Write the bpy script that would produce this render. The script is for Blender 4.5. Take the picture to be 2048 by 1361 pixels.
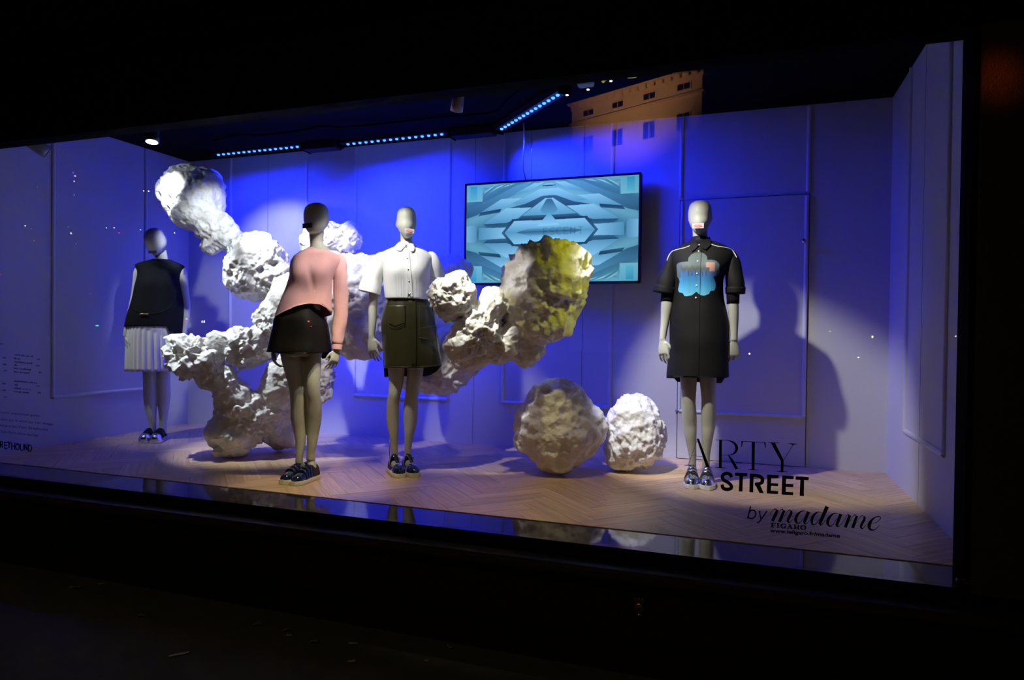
import bpy, bmesh, math, random
import numpy as np
from mathutils import Vector, Matrix
from mathutils.bvhtree import BVHTree

random.seed(7); rng = np.random.default_rng(7)
scn = bpy.context.scene
COL = scn.collection
for o in list(bpy.data.objects): bpy.data.objects.remove(o)

# ------------------------------------------------------------------ camera, world, lights, exposure
F = 1341.49
CAM = np.array([0.0, 0.0, 0.97])
MR = np.array([[0.9443577, 0.3287192, 0.0114989], [-0.0151679, 0.0085994, 0.999848], [-0.3285704, 0.9443885, -0.0131069]])
cam = bpy.data.cameras.new('camera'); camo = bpy.data.objects.new('camera', cam); COL.objects.link(camo)
cam.sensor_width = 36; cam.lens = 36 * F / 2048; cam.clip_start = 0.05
camo.matrix_world = Matrix([[MR[0][i], MR[1][i], -MR[2][i], CAM[i]] for i in range(3)] + [[0, 0, 0, 1]])
scn.camera = camo
scn.view_settings.view_transform = 'Standard'; scn.view_settings.look = 'None'
scn.view_settings.gamma = 1; scn.view_settings.use_curve_mapping = False; scn.view_settings.exposure = 0.0
wd = bpy.data.worlds.new('night_sky'); scn.world = wd; wd.use_nodes = True
wd.node_tree.nodes['Background'].inputs[0].default_value = (0.9, 0.75, 0.45, 1)
wd.node_tree.nodes['Background'].inputs[1].default_value = 0.0012

def spot(loc, aim, watt, color, size, blend=0.6, rad=0.03):
    l = bpy.data.lights.new('spot_beam', 'SPOT'); l.energy = watt; l.color = color
    l.spot_size = math.radians(size); l.spot_blend = blend; l.shadow_soft_size = rad
    o = bpy.data.objects.new('spot_beam', l); COL.objects.link(o); o.location = loc
    o.rotation_euler = (Vector(aim) - Vector(loc)).to_track_quat('-Z', 'Y').to_euler(); return o

def area(loc, aim, watt, color, sx, sy, spread=120, xdir=None):
    l = bpy.data.lights.new('flood_beam', 'AREA'); l.energy = watt; l.color = color; l.shape = 'RECTANGLE'
    l.size = sx; l.size_y = sy; l.spread = math.radians(spread)
    o = bpy.data.objects.new('flood_beam', l); COL.objects.link(o); o.location = loc
    z = -(Vector(aim) - Vector(loc)).normalized(); x = Vector(xdir) if xdir else Vector((1, 0, 0))
    x = (x - z * x.dot(z)).normalized(); y = z.cross(x)
    m = Matrix((x, y, z)).transposed().to_4x4(); m.translation = Vector(loc); o.matrix_world = m; return o

BLUE = (0.006, 0.016, 1.0)
# blue light of the LED bars, plus one added flood before the back wall
area((-4.33, 4.94, 2.50), (-4.25, 5.32, 1.60), 17, BLUE, 0.95, 0.06, 140)
area((-2.90, 4.94, 2.50), (-2.80, 5.32, 1.60), 21, BLUE, 0.95, 0.06, 140)
area((-3.10, 4.25, 2.58), (-2.95, 5.32, 1.25), 52, BLUE, 2.2, 0.10, 84)  # added flood with no fixture, carries the blue down the back wall
area((-1.55, 4.80, 2.53), (-0.90, 5.40, 1.7), 27, BLUE, 0.90, 0.05, 104, (0.72, -0.69, 0))
spot((-1.35, 4.55, 2.53), (-1.70, 4.30, 0.0), 70, BLUE, 26, 0.9)                     # blue streak on the floor
spot((-2.20, 4.95, 2.53), (-4.60, 4.20, 0.0), 50, BLUE, 30, 0.9)                     # blue on the left floor and wall foot
# display spots on the front track
spot((-2.75, 3.40, 2.42), (-4.15, 4.45, 1.56), 140, (0.84, 0.92, 1.0), 30, 0.7)      # neck of the sculpture and the corner behind
spot((-2.30, 3.45, 2.45), (-4.20, 5.32, 1.85), 420, (0.80, 0.85, 1.0), 16, 0.9)      # glow on the back wall
spot((-3.80, 3.40, 2.42), (-5.05, 5.30, 1.20), 320, (0.86, 0.93, 1.0), 18, 0.7)      # corner behind the pleated skirt
spot((-2.45, 3.40, 2.45), (-2.92, 4.60, 1.25), 120, (0.97, 0.95, 1.0), 26, 0.6)      # big boulder behind the sweater
spot((-4.70, 3.30, 2.40), (-4.25, 4.25, 2.00), 20, (0.70, 0.80, 1.0), 40, 0.7)       # soft fill added for the top boulder, from the left
spot((-4.10, 3.35, 2.42), (-3.72, 4.15, 0.72), 260, (0.84, 0.93, 1.0), 38, 0.6)      # lower left of the sculpture
spot((-3.30, 3.35, 2.45), (-3.20, 4.70, 1.20), 220, (0.90, 0.94, 1.0), 40, 0.6)      # middle of the sculpture
spot((-1.75, 3.30, 2.42), (-2.69, 3.80, 1.00), 100, (1.0, 0.93, 0.86), 25, 0.4)      # pink sweater
spot((-2.35, 3.18, 2.45), (-2.17, 4.05, 1.25), 130, (1.0, 0.99, 0.96), 34, 0.6)      # white shirt
spot((-1.62, 3.13, 2.30), (-1.66, 3.95, 1.12), 190, (1.0, 0.97, 0.86), 21, 0.6)      # small ball
spot((0.55, 3.45, 2.48), (-1.05, 4.25, 1.30), 80, (0.90, 0.88, 0.012), 20, 0.6)      # yellow spot
spot((-2.30, 3.14, 2.30), (-1.36, 4.05, 1.32), 75, (1.0, 0.94, 0.88), 11, 0.6)      # pale side of the yellow-lit boulder
spot((-1.00, 3.30, 2.47), (-0.20, 4.60, 0.80), 200, (1.0, 0.97, 0.88), 46, 0.5)      # printed dress
spot((-0.95, 3.55, 2.47), (-0.66, 4.70, 0.40), 150, (0.95, 0.96, 1.0), 20, 0.5)      # floor boulders
spot((-2.00, 3.20, 2.35), (-1.28, 4.45, 0.30), 45, (0.90, 0.80, 0.25), 18, 0.7)      # olive on the left floor boulder
spot((-4.95, 3.40, 2.42), (-4.72, 4.42, 0.80), 85, (0.80, 0.90, 1.0), 42, 0.9)       # pleated skirt
spot((-1.95, 3.20, 2.45), (-2.55, 3.62, 0.0), 150, (1.0, 0.85, 0.50), 32, 0.9)       # warm pool on the floor
spot((-0.90, 3.35, 2.45), (-1.20, 3.70, 0.0), 70, (1.0, 0.82, 0.66), 44, 0.9)        # floor before the boulders

spot((-1.5, -3.0, 4.6), (-1.9, 2.1, -0.54), 48, (1.0, 0.82, 0.42), 66, 0.9, 0.2)           # added warm spot that brightens the pavement

# ------------------------------------------------------------------ helpers
def ray(u, v):
    return MR.T @ np.array([(u - 1024) / F, -(v - 680.5) / F, 1.0])
def at(u, v, zc): return CAM + ray(u, v) * zc
def onz(u, v, z=0.0):
    d = ray(u, v); return CAM + d * ((z - CAM[2]) / d[2])
def onY(u, v, Y):
    d = ray(u, v); return CAM + d * (Y / d[1])
def onX(u, v, X):
    d = ray(u, v); return CAM + d * (X / d[0])

def mat(name, color, rough=0.6, metal=0.0, noise=None, bump=None, emit=None, spec=0.5, coat=0.0, sheen=0.0):
    m = bpy.data.materials.new(name); m.use_nodes = True; nt = m.node_tree; b = nt.nodes['Principled BSDF']
    b.inputs['Base Color'].default_value = (*color, 1); b.inputs['Roughness'].default_value = rough
    b.inputs['Metallic'].default_value = metal; b.inputs['Specular IOR Level'].default_value = spec
    b.inputs['Coat Weight'].default_value = coat; b.inputs['Coat Roughness'].default_value = 0.08
    b.inputs['Sheen Weight'].default_value = sheen
    tc = nt.nodes.new('ShaderNodeTexCoord')
    if noise:   # (scale, amount)
        n = nt.nodes.new('ShaderNodeTexNoise'); n.inputs['Scale'].default_value = noise[0]; n.inputs['Detail'].default_value = 5
        nt.links.new(tc.outputs['Object'], n.inputs['Vector'])
        mx = nt.nodes.new('ShaderNodeMix'); mx.data_type = 'RGBA'
        mx.inputs[6].default_value = (*[c * (1 - noise[1]) for c in color], 1)
        mx.inputs[7].default_value = (*[min(1, c * (1 + noise[1])) for c in color], 1)
        nt.links.new(n.outputs['Fac'], mx.inputs[0]); nt.links.new(mx.outputs[2], b.inputs['Base Color'])
    if bump:    # (scale, strength, distance)
        n2 = nt.nodes.new('ShaderNodeTexNoise'); n2.inputs['Scale'].default_value = bump[0]; n2.inputs['Detail'].default_value = 4
        nt.links.new(tc.outputs['Object'], n2.inputs['Vector'])
        bp = nt.nodes.new('ShaderNodeBump'); bp.inputs['Strength'].default_value = bump[1]; bp.inputs['Distance'].default_value = bump[2]
        nt.links.new(n2.outputs['Fac'], bp.inputs['Height']); nt.links.new(bp.outputs['Normal'], b.inputs['Normal'])
    if emit:
        b.inputs['Emission Color'].default_value = (*emit[0], 1); b.inputs['Emission Strength'].default_value = emit[1]
    return m

def tag(o, label=None, cat=None, group=None, kind=None):
    if label: o['label'] = label
    if cat: o['category'] = cat
    if group: o['group'] = group
    if kind: o['kind'] = kind
    return o

def empty(name, loc, label=None, cat=None, group=None):
    o = bpy.data.objects.new(name, None); COL.objects.link(o); o.location = Vector(loc); o.empty_display_size = 0.1
    return tag(o, label, cat, group)

def worldloc(o):
    l = Vector((0, 0, 0))
    while o: l += o.location; o = o.parent
    return l

def obj(name, verts, faces, m, parent=None, smooth=False, origin=None, colors=None):
    """link one mesh object; verts are given in world space"""
    verts = np.asarray(verts, float)
    pl = worldloc(parent) if parent else Vector((0, 0, 0))
    og = Vector(origin) if origin is not None else (pl if parent else Vector(verts.mean(0)))
    me = bpy.data.meshes.new(name)
    me.from_pydata((verts - np.array(og)).tolist(), [], [tuple(int(i) for i in f) for f in faces]); me.update()
    if m is not None: me.materials.append(m)
    if smooth: me.polygons.foreach_set('use_smooth', [True] * len(me.polygons))
    if colors is not None:
        a = me.color_attributes.new('col', 'FLOAT_COLOR', 'POINT')
        c = np.ones((len(verts), 4)); c[:, :3] = colors; a.data.foreach_set('color', c.ravel())
    o = bpy.data.objects.new(name, me); COL.objects.link(o)
    if parent: o.parent = parent
    o.location = og - pl
    return o

class MB:
    """collects shapes into one vertex and face list"""
    def __init__(s): s.v = []; s.f = []
    def add(s, v, f):
        k = len(s.v); s.v += [tuple(map(float, p)) for p in v]; s.f += [tuple(i + k for i in q) for q in f]; return s
    def box(s, x0, x1, y0, y1, z0, z1):
        return s.add([(x0, y0, z0), (x1, y0, z0), (x1, y1, z0), (x0, y1, z0), (x0, y0, z1), (x1, y0, z1), (x1, y1, z1), (x0, y1, z1)],
                     [(0, 3, 2, 1), (4, 5, 6, 7), (0, 1, 5, 4), (1, 2, 6, 5), (2, 3, 7, 6), (3, 0, 4, 7)])
    def bbox(s, x0, x1, y0, y1, z0, z1, r=0.004):
        b = bmesh.new(); bmesh.ops.create_cube(b, size=1)
        for v in b.verts: v.co = Vector(((x0 + x1) / 2 + v.co.x * (x1 - x0), (y0 + y1) / 2 + v.co.y * (y1 - y0), (z0 + z1) / 2 + v.co.z * (z1 - z0)))
        bmesh.ops.bevel(b, geom=b.edges[:], offset=r, segments=2, affect='EDGES')
        return s.addbm(b)
    def addbm(s, b):
        b.verts.index_update(); s.add([v.co for v in b.verts], [[v.index for v in f.verts] for f in b.faces]); b.free(); return s
    def tube(s, pts, r, n=8, caps=True):
        pts = [Vector(p) for p in pts]; rs = r if hasattr(r, '__len__') else [r] * len(pts); rings = []
        up = None
        for i, p in enumerate(pts):
            t = (pts[min(i + 1, len(pts) - 1)] - pts[max(i - 1, 0)]).normalized()
            if up is None: up = t.orthogonal().normalized()
            a = (up - t * up.dot(t)).normalized(); up = a; b = t.cross(a)
            rings.append([p + (a * math.cos(k * 2 * math.pi / n) + b * math.sin(k * 2 * math.pi / n)) * rs[i] for k in range(n)])
        return s.rings(rings, caps)
    def rings(s, rings, caps=True):
        n = len(rings[0]); v = [p for r in rings for p in r]; f = []
        for i in range(len(rings) - 1):
            for k in range(n): f.append((i * n + k, i * n + (k + 1) % n, (i + 1) * n + (k + 1) % n, (i + 1) * n + k))
        if caps: f.append(tuple(range(n - 1, -1, -1))); f.append(tuple((len(rings) - 1) * n + k for k in range(n)))
        return s.add(v, f)
    def ball(s, c, rx, ry=None, rz=None, seg=12):
        ry = ry or rx; rz = rz or rx; b = bmesh.new(); bmesh.ops.create_uvsphere(b, u_segments=seg, v_segments=seg // 2 + 1, radius=1)
        for v in b.verts: v.co = Vector(c) + Vector((v.co.x * rx, v.co.y * ry, v.co.z * rz))
        return s.addbm(b)
    def cyl(s, p0, p1, r0, r1=None, n=16): return s.tube([p0, p1], [r0, r1 if r1 is not None else r0], n)
    def obj(s, name, m, parent=None, smooth=False, origin=None): return obj(name, s.v, s.f, m, parent, smooth, origin)

def catmull(P, sub):
    P = np.asarray(P, float); out = []
    n = len(P)
    for i in range(n - 1):
        p0, p1, p2, p3 = P[max(i - 1, 0)], P[i], P[i + 1], P[min(i + 2, n - 1)]
        for k in range(sub):
            t = k / sub
            out.append(0.5 * (2 * p1 + (p2 - p0) * t + (2 * p0 - 5 * p1 + 4 * p2 - p3) * t * t + (3 * p1 - p0 - 3 * p2 + p3) * t ** 3))
    out.append(P[-1]); return np.array(out)

def solid(o, t, off=-1.0):
    md = o.modifiers.new('thick', 'SOLIDIFY'); md.thickness = t; md.offset = off; return o

# ------------------------------------------------------------------ materials
def wall_mat():
    return mat('white_wall_paint', (0.56, 0.56, 0.57), 0.55, noise=(1.5, 0.03), bump=(60, 0.05, 0.002))
M_WALL = wall_mat()
M_TRIM = mat('white_gloss_trim', (0.62, 0.62, 0.63), 0.35)
M_DOOR = mat('door_paint', (0.55, 0.55, 0.56), 0.5, noise=(2, 0.03))
M_GAP = mat('dark_gap', (0.015, 0.015, 0.018), 0.8)
M_BLACK = mat('black_paint', (0.004, 0.004, 0.0045), 0.6, noise=(4, 0.2))
M_FRAME = mat('black_frame_metal', (0.003, 0.003, 0.003), 0.9, noise=(6, 0.2), spec=0.03)
M_GRANITE = mat('polished_black_stone', (0.012, 0.012, 0.014), 0.06, spec=0.35)
M_CEIL = mat('black_ceiling', (0.002, 0.002, 0.003), 0.9, spec=0.06)
M_PAVE = mat('dark_pavement', (0.10, 0.095, 0.085), 0.85, noise=(9, 0.35), bump=(70, 0.4, 0.004))
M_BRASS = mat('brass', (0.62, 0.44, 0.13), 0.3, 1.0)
M_STEEL = mat('brushed_steel', (0.62, 0.62, 0.64), 0.25, 1.0)
M_LEAF = mat('dry_leaf', (0.42, 0.30, 0.12), 0.8, noise=(30, 0.3))
M_PAPER = mat('paper_scrap', (0.75, 0.70, 0.58), 0.8, noise=(30, 0.1))
M_VINYL = mat('black_vinyl', (0.006, 0.006, 0.007), 0.6)
M_GREYV = mat('grey_vinyl', (0.055, 0.05, 0.075), 0.7)
M_SKIN = mat('grey_putty_fibreglass', (0.50, 0.50, 0.43), 0.5, noise=(14, 0.05), bump=(240, 0.06, 0.001))
M_KNIT = mat('pink_knit', (0.82, 0.44, 0.44), 0.9, noise=(60, 0.07), bump=(420, 0.25, 0.0015), sheen=0.3)
M_KNIT_IN = mat('pink_knit_inside', (0.88, 0.46, 0.40), 0.9, bump=(420, 0.2, 0.0015))
M_LEATHER = mat('black_leather', (0.005, 0.0045, 0.0045), 0.42, bump=(160, 0.12, 0.002), spec=0.35)
M_OLEATHER = mat('dark_olive_leather', (0.034, 0.032, 0.010), 0.32, noise=(20, 0.2), bump=(120, 0.14, 0.002))
M_STITCH = mat('olive_stitch', (0.10, 0.09, 0.05), 0.6)
M_COTTON = mat('white_cotton', (0.86, 0.87, 0.86), 0.8, noise=(30, 0.02), bump=(300, 0.08, 0.001))
M_BCLOTH = mat('black_crepe', (0.004, 0.0045, 0.006), 0.85, noise=(40, 0.2), bump=(300, 0.12, 0.001), spec=0.2)
M_DRESS = mat('black_poplin', (0.008, 0.008, 0.0085), 0.7, noise=(30, 0.2), bump=(260, 0.1, 0.001), spec=0.3)
M_SATIN = mat('cream_pleated_satin', (0.80, 0.76, 0.70), 0.32, noise=(20, 0.03))
M_PIPE = mat('white_piping', (0.85, 0.84, 0.80), 0.6)
M_PEARL = mat('pearl_button', (0.90, 0.89, 0.85), 0.2)
M_SNAP = mat('dark_snap', (0.05, 0.05, 0.045), 0.25, 0.8)
M_SOLE = mat('cream_rubber', (0.78, 0.74, 0.58), 0.6)
M_WSOLE = mat('white_rubber', (0.82, 0.82, 0.78), 0.5)
M_IRID = mat('blue_patent', (0.016, 0.022, 0.085), 0.10, 0.35, coat=1.0, noise=(18, 0.5))
M_BURG = mat('burgundy_suede', (0.045, 0.018, 0.022), 0.8)
M_SILVER = mat('mirror_silver_leather', (0.82, 0.82, 0.86), 0.16, 1.0, bump=(35, 0.35, 0.006))
M_PATENT = mat('black_patent', (0.010, 0.010, 0.013), 0.12, coat=0.6)
M_CARD = mat('lilac_card', (0.62, 0.58, 0.64), 0.6)
M_LIPS = mat('pink_lips_print', (0.80, 0.28, 0.25), 0.5)
M_DCARD = mat('dark_card', (0.03, 0.03, 0.06), 0.5)

def foam_mat():
    m = bpy.data.materials.new('white_foam_rock'); m.use_nodes = True; nt = m.node_tree; b = nt.nodes['Principled BSDF']
    b.inputs['Roughness'].default_value = 0.75
    tc = nt.nodes.new('ShaderNodeTexCoord')
    n = nt.nodes.new('ShaderNodeTexNoise'); n.inputs['Scale'].default_value = 9; n.inputs['Detail'].default_value = 6
    nt.links.new(tc.outputs['Object'], n.inputs['Vector'])
    r = nt.nodes.new('ShaderNodeValToRGB'); r.color_ramp.elements[0].color = (0.70, 0.66, 0.61, 1); r.color_ramp.elements[1].color = (0.86, 0.85, 0.84, 1)
    r.color_ramp.elements[0].position = 0.3; r.color_ramp.elements[1].position = 0.6
    nt.links.new(n.outputs['Fac'], r.inputs[0]); nt.links.new(r.outputs[0], b.inputs['Base Color'])
    v = nt.nodes.new('ShaderNodeTexVoronoi'); v.inputs['Scale'].default_value = 42; nt.links.new(tc.outputs['Object'], v.inputs['Vector'])
    n2 = nt.nodes.new('ShaderNodeTexNoise'); n2.inputs['Scale'].default_value = 55; n2.inputs['Detail'].default_value = 5; nt.links.new(tc.outputs['Object'], n2.inputs['Vector'])
    ad = nt.nodes.new('ShaderNodeMath'); ad.operation = 'ADD'; nt.links.new(v.outputs['Distance'], ad.inputs[0]); nt.links.new(n2.outputs['Fac'], ad.inputs[1])
    bp = nt.nodes.new('ShaderNodeBump'); bp.inputs['Strength'].default_value = 0.5; bp.inputs['Distance'].default_value = 0.008
    nt.links.new(ad.outputs[0], bp.inputs['Height']); nt.links.new(bp.outputs['Normal'], b.inputs['Normal'])
    return m
M_FOAM = foam_mat()

def wood_mat():
    m = bpy.data.materials.new('oak_parquet'); m.use_nodes = True; nt = m.node_tree; b = nt.nodes['Principled BSDF']
    b.inputs['Roughness'].default_value = 0.38
    tc = nt.nodes.new('ShaderNodeTexCoord'); mp = nt.nodes.new('ShaderNodeMapping'); mp.inputs['Scale'].default_value = (3, 45, 8)
    oi = nt.nodes.new('ShaderNodeObjectInfo')
    cm = nt.nodes.new('ShaderNodeCombineXYZ')
    mu = nt.nodes.new('ShaderNodeMath'); mu.operation = 'MULTIPLY'; mu.inputs[1].default_value = 60
    nt.links.new(oi.outputs['Random'], mu.inputs[0]); nt.links.new(mu.outputs[0], cm.inputs[0]); nt.links.new(mu.outputs[0], cm.inputs[1])
    nt.links.new(cm.outputs[0], mp.inputs['Location']); nt.links.new(tc.outputs['Object'], mp.inputs['Vector'])
    n = nt.nodes.new('ShaderNodeTexNoise'); n.inputs['Scale'].default_value = 1; n.inputs['Detail'].default_value = 5; n.inputs['Distortion'].default_value = 0.6
    nt.links.new(mp.outputs[0], n.inputs['Vector'])
    r = nt.nodes.new('ShaderNodeValToRGB'); r.color_ramp.elements[0].color = (0.50, 0.31, 0.16, 1); r.color_ramp.elements[1].color = (0.74, 0.53, 0.31, 1)
    r.color_ramp.elements[0].position = 0.3; r.color_ramp.elements[1].position = 0.7
    nt.links.new(n.outputs['Fac'], r.inputs[0])
    hs = nt.nodes.new('ShaderNodeHueSaturation')
    mr = nt.nodes.new('ShaderNodeMapRange'); mr.inputs[3].default_value = 0.84; mr.inputs[4].default_value = 1.10
    nt.links.new(oi.outputs['Random'], mr.inputs[0]); nt.links.new(mr.outputs[0], hs.inputs['Value']); nt.links.new(r.outputs[0], hs.inputs['Color'])
    nt.links.new(hs.outputs[0], b.inputs['Base Color'])
    return m
M_WOOD = wood_mat()

def glass_mat():
    m = bpy.data.materials.new('window_glass'); m.use_nodes = True; nt = m.node_tree; nt.nodes.clear()
    out = nt.nodes.new('ShaderNodeOutputMaterial'); mx = nt.nodes.new('ShaderNodeMixShader'); fr = nt.nodes.new('ShaderNodeFresnel'); geo = nt.nodes.new('ShaderNodeNewGeometry')
    mr = nt.nodes.new('ShaderNodeMapRange'); mr.inputs[3].default_value = 1.5; mr.inputs[4].default_value = 1 / 1.5   # a thin pane: both faces act as air to glass
    nt.links.new(geo.outputs['Backfacing'], mr.inputs[0]); nt.links.new(mr.outputs[0], fr.inputs['IOR'])
    tr = nt.nodes.new('ShaderNodeBsdfTransparent'); gl = nt.nodes.new('ShaderNodeBsdfGlossy'); gl.inputs['Roughness'].default_value = 0.0
    tr.inputs['Color'].default_value = (0.985, 0.99, 0.985, 1)
    nt.links.new(fr.outputs[0], mx.inputs[0]); nt.links.new(tr.outputs[0], mx.inputs[1]); nt.links.new(gl.outputs[0], mx.inputs[2]); nt.links.new(mx.outputs[0], out.inputs[0])
    return m
M_GLASS = glass_mat()

def attr_mat(name, emit=0.0, rough=0.6):
    m = bpy.data.materials.new(name); m.use_nodes = True; nt = m.node_tree; b = nt.nodes['Principled BSDF']
    a = nt.nodes.new('ShaderNodeAttribute'); a.attribute_name = 'col'; b.inputs['Roughness'].default_value = rough
    if emit:
        b.inputs['Base Color'].default_value = (0.01, 0.01, 0.01, 1); nt.links.new(a.outputs['Color'], b.inputs['Emission Color']); b.inputs['Emission Strength'].default_value = emit
    else: nt.links.new(a.outputs['Color'], b.inputs['Base Color'])
    return m

# ------------------------------------------------------------------ the room
XL, XR, YB, YF, YG, ZC = -5.315, 0.951, 5.324, 3.289, 3.04, 2.64
ZS = -0.54                                   # pavement level
def struct(name, mb, m, parent=None, smooth=False):
    o = mb.obj(name, m, parent, smooth)
    if not parent: o['kind'] = 'structure'
    return o
floor = struct('floor', MB().box(XL - 0.1, XR + 0.1, YF, YB + 0.1, -0.12, -0.012), M_GAP)
wl = struct('wall_left', MB().box(XL - 0.1, XL, YG, YB, -0.012, ZC), M_WALL)
wr = struct('wall_right', MB().box(XR, XR + 0.1, YG, YB, -0.012, ZC), M_WALL)
wb = struct('wall_back', MB().box(XL - 0.1, XR + 0.1, YB, YB + 0.1, -0.012, ZC), M_WALL)
ceil = struct('ceiling', MB().box(XL - 0.1, XR + 0.1, YG - 0.3, YB + 0.1, ZC, ZC + 0.1), M_CEIL)

def poly_clip(poly, axis, val, keep_less):
    out = []
    for i in range(len(poly)):
        a, b = poly[i], poly[(i + 1) % len(poly)]
        ia = (a[axis] <= val) == keep_less or a[axis] == val; ib = (b[axis] <= val) == keep_less or b[axis] == val
        if ia: out.append(a)
        if ia != ib:
            t = (val - a[axis]) / (b[axis] - a[axis]); out.append((a[0] + t * (b[0] - a[0]), a[1] + t * (b[1] - a[1])))
    return out
PW, PN = 0.105, 5                           # herringbone blocks
cnt = 0
c45 = math.sqrt(0.5)
for i in range(-70, 70):
    for j in range(-14, 14):
        for hv in (0, 1):
            # classic herringbone lattice in grid units, turned by 45 degrees
            gx, gy = i + j * PN, i - j * PN
            x0, y0, wx, wy = (gx, gy, PN, 1) if hv == 0 else (gx, gy + 1, 1, PN)
            g = 0.0007
            rect = [(x0 * PW + g, y0 * PW + g), ((x0 + wx) * PW - g, y0 * PW + g), ((x0 + wx) * PW - g, (y0 + wy) * PW - g), (x0 * PW + g, (y0 + wy) * PW - g)]
            P = [(c45 * (x - y) - 2.2, c45 * (x + y) + 4.3) for x, y in rect]
            cx_, cy_ = sum(p[0] for p in P) / 4, sum(p[1] for p in P) / 4
            if not (XL - 0.5 < cx_ < XR + 0.5 and YF - 0.5 < cy_ < YB + 0.5): continue
            for ax, val, kl in ((0, XL + 0.001, False), (0, XR - 0.001, True), (1, YF + 0.001, False), (1, YB - 0.001, True)):
                P = poly_clip(P, ax, val, kl)
                if len(P) < 3: break
            if len(P) < 3: continue
            ar = abs(sum(P[k][0] * P[(k + 1) % len(P)][1] - P[(k + 1) % len(P)][0] * P[k][1] for k in range(len(P)))) / 2
            if ar < 0.0015: continue
            ang = math.radians(45 if hv == 0 else 135); ca, sa = math.cos(-ang), math.sin(-ang)
            ox, oy = sum(p[0] for p in P) / len(P), sum(p[1] for p in P) / len(P)
            L = [((p[0] - ox) * ca - (p[1] - oy) * sa, (p[0] - ox) * sa + (p[1] - oy) * ca) for p in P]; n = len(L)
            hz = rng.uniform(-0.0006, 0.0)
            me = bpy.data.meshes.new('plank')
            me.from_pydata([(x, y, -0.012) for x, y in L] + [(x, y, hz) for x, y in L], [], [tuple(range(n, 2 * n))] + [(k, (k + 1) % n, n + (k + 1) % n, n + k) for k in range(n)])
            me.materials.append(M_WOOD); o = bpy.data.objects.new('plank', me); COL.objects.link(o); o.parent = floor
            o.location = Vector((ox, oy, 0)) - floor.location; o.rotation_euler.z = ang; cnt += 1
print('planks', cnt)

# mouldings: half-round strips on the walls
def strip(wall, p0, p1, nrm, r=0.016):
    mb = MB(); p0, p1, nrm = Vector(p0), Vector(p1), Vector(nrm); t = (p1 - p0).normalized(); s = t.cross(nrm); R = []
    for p in (p0, p1): R.append([p + s * (math.cos(a) * r) + nrm * (math.sin(a) * r * 1.1) for a in np.linspace(0, math.pi, 9)] + [p - nrm * 0.004 - s * r, p - nrm * 0.004 + s * r])
    mb.rings(R); return mb.obj('moulding', M_TRIM, wall, False)
NB = (0, -1, 0)
for a, b in ((-4.79, -3.91), (-3.377, -2.44), (-1.932, -1.019)):
    strip(wb, (a, YB, 0.37), (a, YB, ZC - 0.01), NB); strip(wb, (b, YB, 0.37), (b, YB, ZC - 0.01), NB); strip(wb, (a, YB, 0.37), (b, YB, 0.37), NB)
for y in (3.92, 4.806): strip(wl, (XL, y, 0.39), (XL, y, ZC - 0.01), (1, 0, 0))
strip(wl, (XL, 3.92, 0.39), (XL, 4.806, 0.39), (1, 0, 0))
for y in (3.88, 4.75): strip(wr, (XR, y, 0.375), (XR, y, ZC - 0.01), (-1, 0, 0))
strip(wr, (XR, 3.88, 0.375), (XR, 4.75, 0.375), (-1, 0, 0))
# thin sheet joints
for x in (-4.35, -2.20, -1.25):
    MB().box(x - 0.0015, x + 0.0015, YB - 0.0006, YB + 0.002, 0.0, ZC).obj('joint', M_GAP, wb)
MB().box(XR - 0.0006, XR + 0.002, 4.40, 4.404, 0.0, ZC).obj('joint', M_GAP, wr)
# concealed door in the back wall
DX0, DX1, DZ = -0.487, 0.423, 1.99
MB().box(DX0 - 0.006, DX1 + 0.006, YB - 0.001, YB + 0.002, 0, DZ + 0.006).obj('door_gap', M_GAP, wb)
door = struct('door_1', MB().bbox(DX0, DX1, YB - 0.012, YB + 0.01, 0.004, DZ, 0.002), M_DOOR)
YD = YB - 0.012
strip(door, (DX0 + 0.012, YD, 0.37), (DX0 + 0.012, YD, DZ - 0.01), NB, 0.012); strip(door, (DX1 - 0.016, YD, 0.37), (DX1 - 0.016, YD, DZ - 0.01), NB, 0.014)
strip(door, (DX0 + 0.012, YD, 0.37), (DX1 - 0.016, YD, 0.37), NB, 0.014)
strip(wb, (DX0 + 0.0, YB, DZ + 0.02), (DX0, YB, ZC - 0.01), NB, 0.014); strip(wb, (DX1 - 0.01, YB, DZ + 0.02), (DX1 - 0.01, YB, ZC - 0.01), NB, 0.014)
kp = Vector(onY(1607, 483, YD - 0.02)); MB().cyl((kp.x, YD, kp.z), (kp.x, YD - 0.03, kp.z), 0.009).ball((kp.x, YD - 0.04, kp.z), 0.019).obj('door_knob', M_STEEL, door, True)
hp = onY(1358, 822, YD); MB().cyl((hp[0] - 0.02, YD - 0.008, hp[2]), (hp[0] + 0.03, YD - 0.008, hp[2]), 0.005).ball((hp[0] - 0.02, YD - 0.008, hp[2]), 0.010).obj('hinge_pin', M_STEEL, door, True)

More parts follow.
